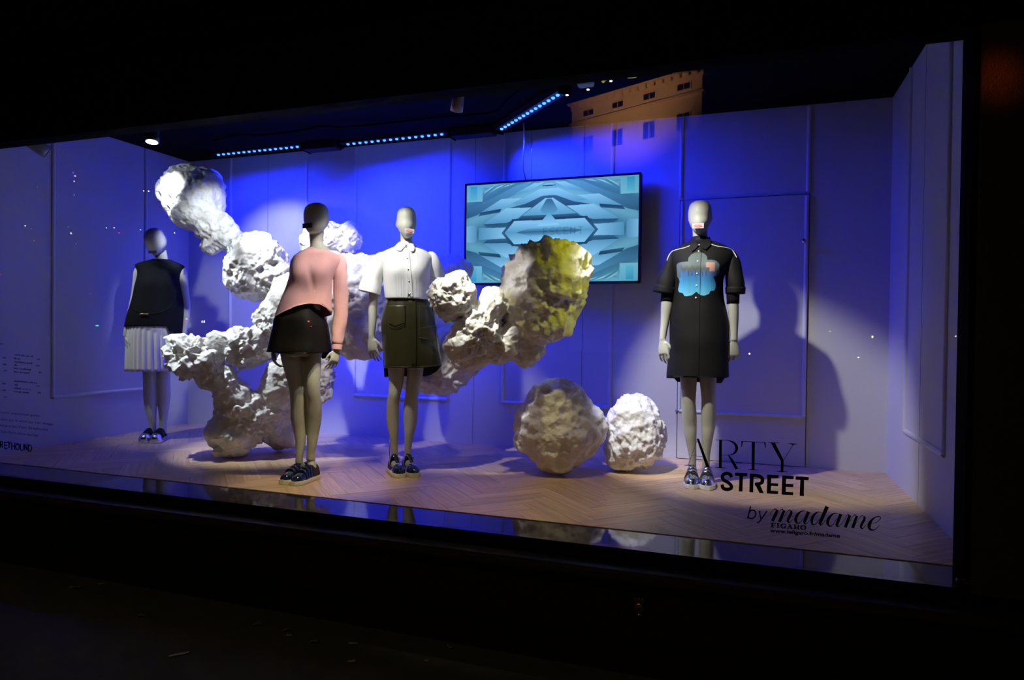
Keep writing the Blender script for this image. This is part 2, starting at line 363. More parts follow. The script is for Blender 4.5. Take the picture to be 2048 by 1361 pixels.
# shop front
granite = struct('trim_1', MB().box(XL - 0.1, XR + 0.1, YG - 0.03, YF, -0.14, -0.004), M_GRANITE)
HZ = 0.97 + (2.2375 - 0.97) * YG / 3.3
head = struct('trim_2', MB().box(XL - 2.5, XR + 3, YG - 0.06, YG + 0.05, HZ, 4.2), M_FRAME)
MB().box(XL - 2.5, XR + 3, YG - 0.16, YG - 0.06, HZ + 0.42, HZ + 0.52).obj('cornice_strip', M_FRAME, head)
MB().box(XL - 2.5, XR + 3, YG - 0.20, YG - 0.06, HZ + 1.0, HZ + 1.3).obj('cornice_strip', M_FRAME, head)
PX = 0.863 * YG / 3.3
pil = struct('trim_3', MB().box(PX, PX + 0.9, YG - 0.08, YG + 0.06, -0.03, HZ), M_FRAME)
M_ROUGHSTONE = mat('flamed_black_stone', (0.05, 0.045, 0.04), 0.5, noise=(120, 0.6), bump=(150, 0.6, 0.004))
MB().bbox(PX + 0.02, PX + 0.55, YG - 0.10, YG - 0.081, 0.0, HZ, 0.003).obj('stone_slab', M_ROUGHSTONE, pil)
struct('trim_4', MB().bbox(XL - 2.5, XR + 3, YG - 0.06, YG + 0.03, -0.06, -0.022, 0.004), M_FRAME)
sill = struct('trim_5', MB().bbox(XL - 2.5, XR + 3, YG - 0.16, YG - 0.02, -0.11, -0.062, 0.012), M_FRAME)
sill.data.materials.clear(); sill.data.materials.append(mat('painted_sill', (0.03, 0.03, 0.032), 0.35))
plinth = struct('wall_front', MB().box(XL - 2.5, XR + 3, YG - 0.06, YG + 0.05, ZS, -0.10), M_BLACK)
MB().box(XL - 2.5, XR + 3, YG - 0.085, YG - 0.06, ZS, ZS + 0.14).obj('plinth_board', M_BLACK, plinth)
pave = struct('pavement', MB().box(-16, 8, -16, YG, ZS - 0.2, ZS), M_PAVE)
win = struct('window_1', MB().box(XL - 0.2, XR + 0.05, YG - 0.006, YG + 0.004, -0.03, HZ + 0.05), M_GLASS)

# ------------------------------------------------------------------ ceiling gear
M_LED = mat('blue_led', (0.1, 0.2, 0.9), 0.3, emit=((0.03, 0.16, 1.0), 5.0))
def led_bar(p0, p1, n, label):
    p0, p1 = Vector(p0), Vector(p1); mid = (p0 + p1) / 2; t = (p1 - p0).normalized(); s = Vector((0, 0, 1)).cross(t)
    if s.y > 0: s = -s
    e = empty('led_bar', (mid.x, mid.y, ZC), label, 'light', 'blue LED bars on the ceiling')
    def bx(a, b, w0, w1, z0, z1):
        v = [p + s * w + Vector((0, 0, z)) for p in (a, b) for w, z in ((w0, z0), (w1, z0), (w1, z1), (w0, z1))]
        return v, [(0, 1, 2, 3), (7, 6, 5, 4), (0, 4, 5, 1), (1, 5, 6, 2), (2, 6, 7, 3), (3, 7, 4, 0)]
    mb = MB(); mb.add(*bx(p0 - t * 0.04, p1 + t * 0.04, -0.05, 0.035, 0.012, ZC - p0.z - 0.002)); mb.obj('housing', M_BLACK, e)
    for q in (p0 - t * 0.05, p1 + t * 0.05): MB().add(*bx(q - t * 0.006, q + t * 0.006, -0.055, 0.045, -0.01, ZC - p0.z)).obj('end_bracket', M_FRAME, e)
    for k in range(n):
        q = p0.lerp(p1, (k + 0.5) / n); MB().ball(q + Vector((0, 0, 0.008)), 0.014, 0.014, 0.010, 10).obj('led', M_LED, e, True)
    return e
led_bar(onY(432, 312, 5.15), onY(600, 295, 5.15), 16, 'blue LED bar nearest the left corner of the back wall')
led_bar(onY(690, 291, 5.15), onY(890, 270, 5.15), 16, 'blue LED bar along the back wall, middle of three')
led_bar(onz(1000, 262, 2.58), onz(1120, 190, 2.58), 15, 'blue LED bar running diagonally towards the window')
def gear_box(u0, v0, u1, v1, label):
    a, b = onY(u0, v0, 5.13), onY(u1, v1, 5.13); e = empty('driver_box', ((a[0] + b[0]) / 2, 5.13, ZC), label, 'box', 'black boxes between the LED bars')
    MB().bbox(a[0], b[0], 5.07, 5.20, 2.575, ZC, 0.006).obj('body', M_BLACK, e); MB().bbox(a[0] - 0.012, a[0], 5.06, 5.21, 2.57, ZC, 0.003).obj('end_cap', M_FRAME, e)
gear_box(612, 300, 676, 290, 'black box on the ceiling between the two wall LED bars')
gear_box(905, 270, 988, 262, 'black box on the ceiling beside the diagonal LED bar')
cb = MB()
pts = [onz(u, v, 2.615) for u, v in ((425, 282), (480, 272), (520, 268), (598, 262), (640, 256), (690, 252), (780, 246), (890, 236), (985, 222), (1010, 205), (1040, 182))]
cb.tube(catmull([(p[0], p[1], p[2] + 0.012 * math.sin(i * 2.1)) for i, p in enumerate(pts)], 4), 0.009, 6)
tag(cb.obj('power_cable', M_FRAME, None, True), 'black power cable sagging along the ceiling between the LED bars', 'cable')

M_CAN = mat('grey_spot_can', (0.36, 0.37, 0.38), 0.45, 0.3)
M_LAMP = mat('lamp_face', (0.9, 0.9, 0.8), 0.3, emit=((1.0, 0.93, 0.75), 6.0))
def spotlight(loc, aim, label, lit=False, r=0.045):
    loc, aim = Vector(loc), Vector(aim); d = (aim - loc).normalized()
    e = empty('track_spotlight', (loc.x, loc.y, ZC), label, 'light', 'spotlights on the front track')
    MB().cyl((loc.x, loc.y, ZC), tuple(loc), 0.010, None, 8).obj('stem', M_BLACK, e, True)
    MB().tube([loc - d * 0.07, loc - d * 0.05, loc + d * 0.05, loc + d * 0.09], [r * 0.55, r * 0.8, r * 0.95, r], 20).obj('can', M_CAN if not lit else M_BLACK, e, True)
    MB().tube([loc + d * 0.0905, loc + d * 0.093], [r * 0.8, r * 0.8], 20).obj('lens', M_LAMP if lit else M_GAP, e)
p = onY(66, 288, 3.2); spotlight(p, p + np.array([0.5, 0.8, -0.5]), 'grey spotlight head peeking under the frame at the left end')
p = onY(305, 258, 3.4); spotlight(p, p + np.array([0.1, -0.15, -1]), 'small lit spotlight hanging above the left mannequin', True)
p = onY(917, 188, 3.3); spotlight(p, p + np.array([-0.35, 0.5, -0.9]), 'grey spotlight head peeking under the frame above the screen', False, 0.035)

# ------------------------------------------------------------------ television
def screen_paint(x, y):
    """kaleidoscope of blue terraces; x, y in -1..1"""
    ax, ay = np.abs(x), np.abs(y)
    def mixc(a, b, t): return np.array(a) * (1 - t[..., None]) + np.array(b) * t[..., None]
    LT, MD, DK, SH = (0.25, 0.60, 0.92), (0.10, 0.34, 0.58), (0.032, 0.13, 0.24), (0.012, 0.045, 0.09)
    c = mixc((0.15, 0.45, 0.64), (0.05, 0.20, 0.34), np.clip(0.5 + 0.5 * np.cos(ay * 10.5 + ax * 7.0), 0, 1))
    # corner streaks
    st = np.clip(np.sin((ax * 2 - ay * 7) * 8) * np.sin(ax * 31) , 0, 1) * ((ax > 0.62) & (ay > 0.75))
    c = c * (1 - st[..., None] * 0.6) + np.array((0.03, 0.30, 0.42)) * st[..., None] * 0.6
    def inside(P):
        m = np.zeros(ax.shape, bool); n = len(P)
        for i in range(n):
            (x1, y1), (x2, y2) = P[i], P[(i + 1) % n]
            cond = ((y1 > ay) != (y2 > ay)); xi = x1 + (ay - y1) * (x2 - x1) / ((y2 - y1) if y2 != y1 else 1e-9)
            m ^= cond & (ax < xi)
        return m
    def put(P, top, bot, grad='y'):
        nonlocal c
        m = inside(P); q = ay if grad == 'y' else ax
        lo = min(p[1 if grad == 'y' else 0] for p in P); hi = max(p[1 if grad == 'y' else 0] for p in P)
        t = np.clip((q - lo) / (hi - lo + 1e-9), 0, 1); k = mixc(bot, top, t); c = np.where(m[..., None], k, c)
    def N(P):                    # picture measured on the tilted screen, brought upright and folded into one quarter
        out = []
        for px, py in P:
            q = (px - 240) / 1022; q2 = q * (1 + .072 * (1 - q)); tp = 155 - 65 * q; bt = 730 - 13 * q; X, Y = abs(2 * q2 - 1), abs(1 - 2 * (py - tp) / (bt - tp)); out.append((X if X > .012 else 0., Y if Y > .035 else 0.))
        return out
    put([(0.80, 0.66), (0.80, 1.0), (1.0, 1.0), (1.0, 0.66)], (0.12, 0.46, 0.66), (0.20, 0.58, 0.75))
    put([(0.87, 0.70), (0.87, 0.97), (0.95, 0.97), (0.95, 0.70)], (0.04, 0.36, 0.60), (0.12, 0.55, 0.75))
    for k in range(5): put([(0.40 + .06 * k, 0.98), (0.60 + .05 * k, 0.90 - .03 * k), (0.80, 0.84 - .03 * k), (0.62 + .04 * k, 0.94 - .02 * k)], (0.02, 0.28, 0.42) if k % 2 else (0.45, 0.72, 0.78), (0.03, 0.22, 0.34))
    put(N([(240, 300), (420, 215), (540, 150), (640, 125), (560, 190), (440, 250), (300, 330), (240, 350)]), MD, DK)
    put(N([(530, 200), (640, 140), (705, 134), (600, 195)]), LT, MD)
    put(N([(733, 130), (690, 157), (733, 157)]), DK, SH); put(N([(733, 132), (720, 135), (700, 150), (733, 150)]), MD, LT)
    put(N([(325, 312), (450, 232), (570, 228), (450, 290)]), LT, MD)
    put(N([(325, 312), (450, 290), (440, 312), (310, 335)]), SH, DK)
    put(N([(513, 262), (680, 172), (733, 170), (733, 215), (690, 222), (590, 262)]), LT, MD)
    put(N([(590, 262), (690, 215), (733, 210), (733, 232), (705, 235), (575, 330), (500, 285)]), DK, SH)
    put(N([(340, 382), (478, 287), (630, 283), (545, 348), (480, 374)]), LT, MD)
    put(N([(340, 383), (480, 374), (545, 348), (560, 362), (505, 398), (372, 403)]), SH, DK)
    put(N([(570, 332), (710, 228), (733, 228), (733, 325)]), LT, MD)
    put(N([(733, 232), (716, 234), (680, 300), (700, 318), (733, 318)]), DK, MD)
    put(N([(570, 333), (733, 326), (733, 350), (545, 356)]), DK, SH)
    put(N([(315, 403), (480, 403), (480, 438), (315, 441)]), MD, LT, 'x')
    put(N([(240, 395), (292, 388), (303, 405), (303, 442), (240, 444)]), LT, MD, 'x')
    put(N([(452, 435), (515, 352), (733, 344), (733, 424)]), SH, DK)
    put(N([(470, 434), (527, 363), (733, 356), (733, 430)]), LT, MD)
    put(N([(540, 434), (610, 408), (733, 404), (733, 430)]), MD, DK)
    put(N([(733, 310), (667, 392), (733, 390)]), MD, LT)
    # soft vertical glow of the picture
    c = c * (0.92 + 0.18 * np.cos(x * 2.2))[..., None]
    # faint lettering across the middle band
    G = {'E': ('11111', '10000', '10000', '11110', '10000', '10000', '11111'), 'S': ('01111', '10000', '10000', '01110', '00001', '00001', '11110'), 'C': ('01111', '10000', '10000', '10000', '10000', '10000', '01111'),
         'N': ('10001', '11001', '11001', '10101', '10011', '10011', '10001'), 'T': ('11111', '00100', '00100', '00100', '00100', '00100', '00100')}
    q2 = (x + 1) / 2; U = 928 + 353 * (q2 / 1.072) * (1 + .072 * q2 ** 1.0 * .93)
    for ch, u0 in (('E', 1086), ('S', 1100), ('C', 1114), ('E', 1128), ('N', 1142), ('T', 1158)):
        ix = np.floor((U - u0) / 10 * 5).astype(int); iy = np.floor((0.075 - y) / 0.15 * 7).astype(int); ok = (ix >= 0) & (ix < 5) & (iy >= 0) & (iy < 7)
        B = np.array([[int(k) for k in r_] for r_ in G[ch]]); hit = np.zeros(x.shape, bool); hit[ok] = B[iy[ok], ix[ok]] > 0; c[hit] *= 0.72
    return np.clip(c, 0, 1)
YT = 5.174
tvx0, tvx1, tvz0, tvz1 = -2.232, -0.768, 1.351, 2.197
tv = empty('television', ((tvx0 + tvx1) / 2, YT, tvz0), 'large flat screen hung before the blue wall showing pale blue terraces', 'television')
b = 0.017
MB().bbox(tvx0, tvx1, YT + 0.006, YT + 0.06, tvz0, tvz1, 0.006).obj('back_shell', M_BLACK, tv)
bez = MB()
for q in ((tvx0, tvx1, tvz1 - b, tvz1), (tvx0, tvx1, tvz0, tvz0 + b), (tvx0, tvx0 + b, tvz0 + b, tvz1 - b), (tvx1 - b, tvx1, tvz0 + b, tvz1 - b)):
    bez.bbox(q[0], q[1], YT - 0.004, YT + 0.01, q[2], q[3], 0.002)
bez.obj('bezel', M_PATENT, tv)
nx, nz = 560, 320
gx, gz = np.meshgrid(np.linspace(-1, 1, nx), np.linspace(-1, 1, nz))
cols = screen_paint(gx, gz).reshape(-1, 3)
vx = (tvx0 + tvx1) / 2 + gx * ((tvx1 - tvx0) / 2 - b); vz = (tvz0 + tvz1) / 2 + gz * ((tvz1 - tvz0) / 2 - b)
sv = np.stack([vx.ravel(), np.full(nx * nz, YT + 0.002), vz.ravel()], 1)
ii = np.arange(nx * nz).reshape(nz, nx)
sf = np.stack([ii[:-1, :-1].ravel(), ii[:-1, 1:].ravel(), ii[1:, 1:].ravel(), ii[1:, :-1].ravel()], 1)
obj('screen', sv, sf, attr_mat('screen_picture', 1.0, 0.25), tv, False, None, cols)
# its cord and hanging wire
c0, c1 = onY(1046, 180, 5.10), onY(1045, 360, 5.10)
tag(MB().tube(catmull([(c0[0], 5.12, ZC), (c0[0] + 0.01, 5.12, 2.5), (c1[0] - 0.008, 5.13, 2.3), (c1[0], 5.20, 2.19)], 5), 0.007, 8).obj('screen_cable', mat('grey_cord', (0.35, 0.35, 0.36), 0.5), None, True), 'thick grey cord dropping from ceiling to back of the screen', 'cord')
tag(MB().tube([(c1[0] + 0.045, 5.19, ZC), (c1[0] + 0.045, 5.19, 2.196)], 0.0022, 6).obj('hanging_wire', M_STEEL, None, True), 'thin steel wire holding the screen beside the grey cord', 'wire')

# ------------------------------------------------------------------ foam rocks
_b = bmesh.new(); bmesh.ops.create_icosphere(_b, subdivisions=6, radius=1); _b.verts.index_update()
ICO6 = (np.array([v.co[:] for v in _b.verts]), [tuple(v.index for v in f.verts) for f in _b.faces]); _b.free()
_b = bmesh.new(); bmesh.ops.create_icosphere(_b, subdivisions=5, radius=1); _b.verts.index_update()
ICO5 = (np.array([v.co[:] for v in _b.verts]), [tuple(v.index for v in f.verts) for f in _b.faces]); _b.free()

def nearest2(P, S, k=2):
    out = []
    for i in range(0, len(P), 8000):
        d = ((P[i:i + 8000, None, :] - S[None]) ** 2).sum(2); out.append(np.sqrt(np.partition(d, k - 1, axis=1)[:, :k]))
    d = np.concatenate(out); d.sort(axis=1); return d

def boulder(parent, lobes, cell=0.055, depth=0.028, hi=True, seed=0, rough=1.0, name='boulder', label=None):
    """lobes: (u, v, depth, ru px, rv px, rd m[, tilt deg]); the first one is the core, the others swell out of it"""
    r = np.random.default_rng(100 + seed)
    D, Fc = ICO6 if hi else ICO5
    right, up, fwd = MR
    E = []
    for lb in lobes:
        u, v, zc, ru, rv, rd = lb[:6]; a = math.radians(lb[6] if len(lb) > 6 else 0)
        ax = right * math.cos(a) + up * math.sin(a); ay = -right * math.sin(a) + up * math.cos(a)
        E.append((at(u, v, zc), np.array([ax * ru * zc / F, ay * rv * zc / F, fwd * rd])))
    c0 = E[0][0]
    dirs = D @ E[0][1]; dl = np.linalg.norm(dirs, axis=1); dn = dirs / dl[:, None]
    R = np.zeros(len(D))
    for c, A in E:                                    # distance from the core centre to each ellipsoid along every direction
        Ai = np.linalg.inv(A); o = (c0 - c) @ Ai; q = dn @ Ai
        aa = (q * q).sum(1); bb = (q @ o); cc = (o @ o) - 1; disc = bb * bb - aa * cc
        t = np.where(disc > 0, (-bb + np.sqrt(np.maximum(disc, 0))) / aa, 0); R = np.maximum(R, t)
    for k in range(9):                                # broad lumps and flats
        d = r.normal(size=3); d /= np.linalg.norm(d); R *= 1 + r.uniform(-0.10, 0.09) * rough * np.exp((dn @ d - 1) / r.uniform(0.04, 0.25))
    P = c0 + dn * R[:, None]
    size = R.mean(); area_ = 4 * math.pi * size * size
    def craters(n, r0, r1, dep):
        S = P[r.choice(len(P), n, replace=False)]; rad = r.uniform(r0, r1, n); dp = dep * (rad / r1) ** 0.8; out = np.zeros(len(P))
        for i in range(0, len(P), 6000):
            d2 = ((P[i:i + 6000, None, :] - S[None]) ** 2).sum(2) / rad[None] ** 2
            out[i:i + 6000] = (np.clip(1 - d2, 0, 1) ** 0.8 * dp[None]).max(1)
        return -out
    h = craters(int(min(300, max(30, area_ / (cell * cell) * 0.9))), cell * 0.45, cell * 1.0, depth * 1.35)
    h += craters(int(min(800, max(60, area_ / (cell * cell) * 4.0))), cell * 0.16, cell * 0.40, depth * 0.65)
    # patchy: some zones smoother, some deeper
    z = np.zeros(len(P))
    for k in range(6):
        d = r.normal(size=3) * 9; z += np.sin(P @ d + r.uniform(0, 6.28))
    h *= np.clip(0.9 + z * 0.14, 0.35, 1.4)
    h += 0.012 * np.sin(P @ (r.normal(size=3) * 14)) * rough + 0.006 * np.sin(P @ (r.normal(size=3) * 34))
    P = P + dn * (h + depth * 0.35)[:, None]
    zmin = P[:, 2].min()
    if zmin < 0.001: P[:, 2] = np.where(P[:, 2] < 0.001, 0.001, P[:, 2])
    print(label or name, seed, 'min z', round(zmin, 3), 'scale', round(CAM[2] / (CAM[2] - zmin + 1e-9), 4))
    return obj(name, P, Fc, M_FOAM, parent, True)

bs = onz(470, 912); sculpt = empty('foam_rock_sculpture', (bs[0], bs[1], 0), 'towering white foam rock sculpture of joined boulders winding behind the mannequins', 'sculpture')
B_ = lambda *a, **k: boulder(sculpt, *a, **k)
B_([(388, 392, 5.35, 58, 58, .24), (368, 376, 5.35, 50, 40, .20, 20), (392, 425, 5.32, 48, 40, .20), (415, 385, 5.38, 32, 46, .17)], 0.042, 0.016, True, 1, 0.7)
B_([(438, 462, 5.30, 46, 38, .15, -35), (425, 488, 5.28, 22, 20, .09), (460, 478, 5.30, 30, 30, .12)], 0.05, 0.024, False, 2)
B_([(515, 533, 5.20, 58, 70, .24, -10), (545, 560, 5.2, 40, 46, .2), (490, 520, 5.2, 38, 50, .18)], 0.045, 0.024, True, 3)
B_([(668, 488, 5.25, 56, 40, .21, -8), (702, 480, 5.25, 28, 36, .14), (630, 492, 5.22, 26, 40, .14)], 0.05, 0.02, True, 4)
B_([(560, 640, 5.15, 56, 44, .2, 25), (590, 600, 5.15, 52, 52, .2)], 0.06, 0.024, True, 5)
B_([(718, 600, 5.20, 86, 92, .28), (720, 650, 5.15, 68, 70, .24), (660, 560, 5.2, 70, 60, .22), (752, 560, 5.2, 44, 54, .2)], 0.06, 0.028, True, 6)
B_([(390, 718, 4.92, 60, 50, .2, -25), (352, 702, 4.92, 30, 34, .13), (420, 752, 4.94, 36, 32, .14)], 0.075, 0.04, True, 7)
B_([(486, 698, 5.04, 52, 44, .17), (520, 690, 5.1, 36, 40, .15), (440, 690, 5.0, 30, 28, .12)], 0.07, 0.036, True, 8)
B_([(446, 770, 4.94, 34, 36, .12), (466, 800, 4.98, 36, 40, .14)], 0.055, 0.034, False, 9)
B_([(498, 830, 5.10, 74, 62, .24), (470, 862, 5.06, 58, 46, .2), (530, 815, 5.14, 56, 52, .2)], 0.07, 0.036, True, 10)
kz = onz(447, 917); B_([(447, 905, 4.97, 24, 13, .07), (470, 900, 4.99, 26, 14, .08)], 0.04, 0.02, False, 11)
B_([(560, 852, 5.28, 40, 50, .16, 15), (580, 880, 5.30, 22, 22, .1)], 0.055, 0.028, False, 12)
B_([(598, 752, 5.15, 76, 56, .22), (640, 768, 5.15, 34, 44, .15), (560, 770, 5.1, 40, 56, .18)], 0.06, 0.026, True, 13)
B_([(905, 592, 4.22, 46, 48, .15), (915, 575, 4.22, 34, 32, .11)], 0.045, 0.020, True, 14)
B_([(955, 655, 4.30, 50, 62, .17, -30), (985, 610, 4.32, 34, 38, .14), (925, 690, 4.3, 34, 36, .13)], 0.05, 0.032, True, 15)
B_([(1092, 572, 4.40, 88, 92, .3), (1110, 540, 4.40, 72, 60, .25), (1060, 600, 4.4, 62, 76, .24), (1080, 640, 4.42, 70, 52, .22)], 0.095, 0.042, True, 16, 1.0)
B_([(1010, 680, 4.48, 92, 44, .2, 8), (1050, 690, 4.48, 42, 42, .15), (945, 700, 4.5, 50, 40, .17)], 0.07, 0.034, True, 17)
B_([(880, 735, 4.95, 76, 56, .22, 8), (920, 700, 4.9, 60, 50, .2), (850, 750, 5.0, 50, 40, .18)], 0.06, 0.024, True, 18)
B_([(870, 580, 5.15, 56, 66, .2), (905, 550, 5.15, 40, 36, .16, 20), (860, 650, 5.15, 50, 60, .18)], 0.055, 0.022, False, 19)

def loose(lobes, label, contact, **k):
    c = onz(*contact); e = empty('foam_boulder', (c[0], c[1], 0), label, 'rock', 'loose foam boulders on the floor')
    return boulder(e, lobes, name='rock_body', **k)
loose([(1118, 855, 4.60, 84, 84, .27), (1115, 812, 4.60, 64, 50, .22), (1070, 855, 4.57, 50, 60, .2), (1165, 850, 4.62, 46, 52, .18), (1115, 900, 4.55, 54, 50, .18)],
      'left one of two loose white foam boulders, tapering down to a point on the floor', (1110, 948), cell=0.05, depth=0.024, seed=21, hi=True)
loose([(1270, 868, 4.735, 64, 72, .23), (1268, 842, 4.735, 58, 54, .2), (1290, 880, 4.735, 46, 52, .18), (1255, 895, 4.715, 48, 46, .17)],
      'right one of two loose white foam boulders, rounder and flat-topped, nearer the dress', (1270, 940), cell=0.05, depth=0.020, seed=22, hi=True)

# ------------------------------------------------------------------ mannequins
class Fig:
    """view-facing frame at a mannequin's foot point: pixels become points on planes through it"""
    def __init__(s, u, v):
        s.B = onz(u, v); w = np.array([s.B[0], s.B[1], 0.0]); s.w = w / np.linalg.norm(w); s.r = np.array([s.w[1], -s.w[0], 0.0])
    def t(s, u, v, d): return (s.B @ s.w - d) / (ray(u, v) @ s.w)
    def pt(s, u, v, d=0.0): return CAM + ray(u, v) * s.t(u, v, d)
    def mpp(s, u, v, d=0.0): return s.t(u, v, d) / F
    def limb(s, rows, n=18, sub=4, aspect=1.0):
        """rows: (u, v, d, half width px[, aspect])"""
        C = np.array([np.r_[s.pt(a[0], a[1], a[2]), a[3] * s.mpp(a[0], a[1], a[2]), a[4] if len(a) > 4 else aspect] for a in rows])
        C = catmull(C, sub); P = C[:, :3]; rings = []
        for i in range(len(P)):
            t = P[min(i + 1, len(P) - 1)] - P[max(i - 1, 0)]; t /= np.linalg.norm(t)
            sd = s.r - t * (s.r @ t); sd /= np.linalg.norm(sd); dp = np.cross(t, sd)
            rings.append([P[i] + sd * (math.cos(k) * C[i, 3]) + dp * (math.sin(k) * C[i, 3] * C[i, 4]) for k in np.arange(n) * 2 * math.pi / n])
        return rings
    def torso(s, rows, n=64, sub=4, p=2.2, yaw=0.0):
        """rows: (v, uL, uR, d, half depth m) level rings; yaw turns the long axis of each ring"""
        C = []
        for v, a, b, d, dh in rows:
            u = (a + b) / 2; C.append(np.r_[s.pt(u, v, d), (b - a) / 2 * s.mpp(u, v, d), dh])
        C = catmull(np.array(C), sub); rings = []
        ang = np.arange(n) * 2 * math.pi / n
        cx_ = np.sign(np.cos(ang)) * np.abs(np.cos(ang)) ** (2 / p); sy_ = np.sign(np.sin(ang)) * np.abs(np.sin(ang)) ** (2 / p)
        for c in C: rings.append(c[:3] + np.outer(cx_ * c[3], s.r) + np.outer(sy_ * c[4], -s.w))
        return [np.array(r) for r in rings]

def bake(o, mods):
    """apply modifiers by evaluation"""
    for t, kw in mods:
        md = o.modifiers.new(t.lower(), t)
        for k, v in kw.items(): setattr(md, k, v)
    dg = bpy.context.evaluated_depsgraph_get(); dg.update()
    me = bpy.data.meshes.new_from_object(o.evaluated_get(dg)); old = o.data; o.modifiers.clear(); o.data = me
    bpy.data.meshes.remove(old); me.polygons.foreach_set('use_smooth', [True] * len(me.polygons)); return o

def hand(mb, W, f, a, nrm, L=0.17, curl=(14, 26, 20), spread=0.12, thumb=1.0):
    """W wrist, f towards the tips, a towards the thumb side, nrm the way the palm faces"""
    f = np.array(f, float); f /= np.linalg.norm(f); a = np.array(a, float); a -= f * (a @ f); a /= np.linalg.norm(a)
    n = np.cross(f, a); n = n if n @ np.array(nrm) > 0 else -n
    k = L / 0.17; W = np.array(W, float); rings = []
    for q, hw, th in ((-0.015, .021, .017), (0.012, .024, .016), (0.04, .034, .0155), (0.068, .0375, .014), (0.088, .036, .011), (0.094, .028, .007)):
        c = W + f * q * k; m = 16; rings.append([c + a * math.cos(x) * hw * k + n * math.sin(x) * th * k for x in np.arange(m) * 2 * math.pi / m])
    mb.rings(rings)
    for i, (y, ln, rr) in enumerate(((-.0295, .062, .0066), (-.0100, .074, .0074), (.0100, .080, .0077), (.0295, .073, .0074))):
        p = W + f * .080 * k + a * y * k; d = f + a * (y * spread / .03); d /= np.linalg.norm(d); P = [p]; an = 0
        for j, fr in enumerate((0.22, 0.42, 0.31, 0.27)):
            an += math.radians(curl[min(j, 2)] * (0 if j == 0 else 1) * (1.15 - 0.1 * i) + (curl[0] if j == 0 else 0)); dd = d * math.cos(an) + n * math.sin(an); p = p + dd * ln * fr * k; P.append(p)
        mb.tube(P, [rr * 1.0 * k, rr * 1.04 * k, rr * 1.0 * k, rr * 0.9 * k, rr * 0.58 * k], 10)
    p = W + f * .022 * k + a * .022 * k; P = [p]
    for (cf, ca_, cn), ln in (((.72, .62, .30), .032), ((.88, .36, .32), .032), ((.95, .12, .32), .026)):
        d = f * cf + a * ca_ * thumb + n * cn; d /= np.linalg.norm(d); p = p + d * ln * k; P.append(p)
    mb.tube(catmull(P, 2), [.0125 * k, .012 * k, .0108 * k, .0098 * k, .0092 * k, .008 * k, .0055 * k], 10)

def ell(mb, c, ax, ay, az):
    b = bmesh.new(); bmesh.ops.create_uvsphere(b, u_segments=20, v_segments=12, radius=1)
    for v in b.verts: v.co = Vector(np.array(c) + np.array(ax) * v.co.x + np.array(ay) * v.co.y + np.array(az) * v.co.z)
    mb.addbm(b)

def body(fig, parent, mb):
    o = mb.obj('body', M_SKIN, parent)
    return bake(o, [('REMESH', dict(mode='VOXEL', voxel_size=0.0045)), ('SMOOTH', dict(factor=0.5, iterations=3))])

def head_rings(fig, rows): return fig.torso(rows, 40, 4, 2.05)

def shoe(parent, toe_px, dirv, L, wid, style, label=None):
    """toe_px: where the sole's tip meets the floor; dirv: floor direction from heel to toe"""
    toe = onz(*toe_px); dv = np.array([dirv[0], dirv[1], 0.0]); dv /= np.linalg.norm(dv); sd = np.array([-dv[1], dv[0], 0.0]); heel = toe - dv * L
    upm, solem = style['upper'], style['sole']
    sth = style.get('sole_h', 0.024)
    T = np.linspace(0, 1, 56)
    def hw(t): return wid / 2 * np.interp(t, [0, .04, .12, .3, .48, .7, .84, .94, 1], [.38, .60, .72, .72, .80, 1.0, .95, .68, .22])
    def hz(t): return np.interp(t, [0, .03, .08, .22, .34, .48, .62, .78, .9, .97, 1], style.get('height', [.040, .058, .066, .066, .074, .066, .052, .040, .032, .020, .004]))
    def sec(t, grow=0.0, z0=0.0, lift=0.0, n=15):
        out = []
        for a in np.linspace(math.pi, 0, n):
            y = math.copysign(abs(math.cos(a)) ** 0.75, math.cos(a)) * (hw(t) * (1 - 0.16 * math.sin(a)) + grow); z = sth + z0 + (hz(t) + grow + lift) * abs(math.sin(a)) ** 0.8
            out.append(heel + dv * (t * L) + sd * y + np.array([0, 0, z]))
        return out
    R = [sec(t) for t in T]; v = [p for r in R for p in r]; n = len(R[0]); f = [(i * n + k, i * n + k + 1, (i + 1) * n + k + 1, (i + 1) * n + k) for i in range(len(R) - 1) for k in range(n - 1)]
    f.append(tuple(range(n))); f.append(tuple(range((len(R) - 1) * n + n - 1, (len(R) - 1) * n - 1, -1)))
    s = obj('shoe', v, f, upm, parent, True)
    if label: s['label'] = label
    def outline(g, z): return [heel + dv * (t * L + (0.004 if t > .9 else -0.004 if t < .1 else 0)) + sd * (sg * (hw(t) + g)) + np.array([0, 0, z]) for sg, ts in ((1, T), (-1, T[::-1])) for t in ts]
    so = MB(); so.rings([outline(.001, 0.0005), outline(.005, 0.004), outline(.006, sth * .6), outline(.004, sth + 0.002)]); so.obj('sole', solem, s, False)
    for (t0, t1, lift, m, nm) in style.get('straps', []):
        R = [sec(t, .004, 0, lift, 17) for t in np.linspace(t0, t1, 5)]; R = [sec(t0, .0005, 0, lift * .5, 17)] + R + [sec(t1, .0005, 0, lift * .5, 17)]
        v = [p for r in R for p in r]; n = 17
        obj(nm, v, [(i * n + k, i * n + k + 1, (i + 1) * n + k + 1, (i + 1) * n + k) for i in range(len(R) - 1) for k in range(n - 1)], m, s, True)
    s['_heel'] = list(heel); s['_dv'] = list(dv); s['_sd'] = list(sd)
    return s, heel, dv, sd, sth

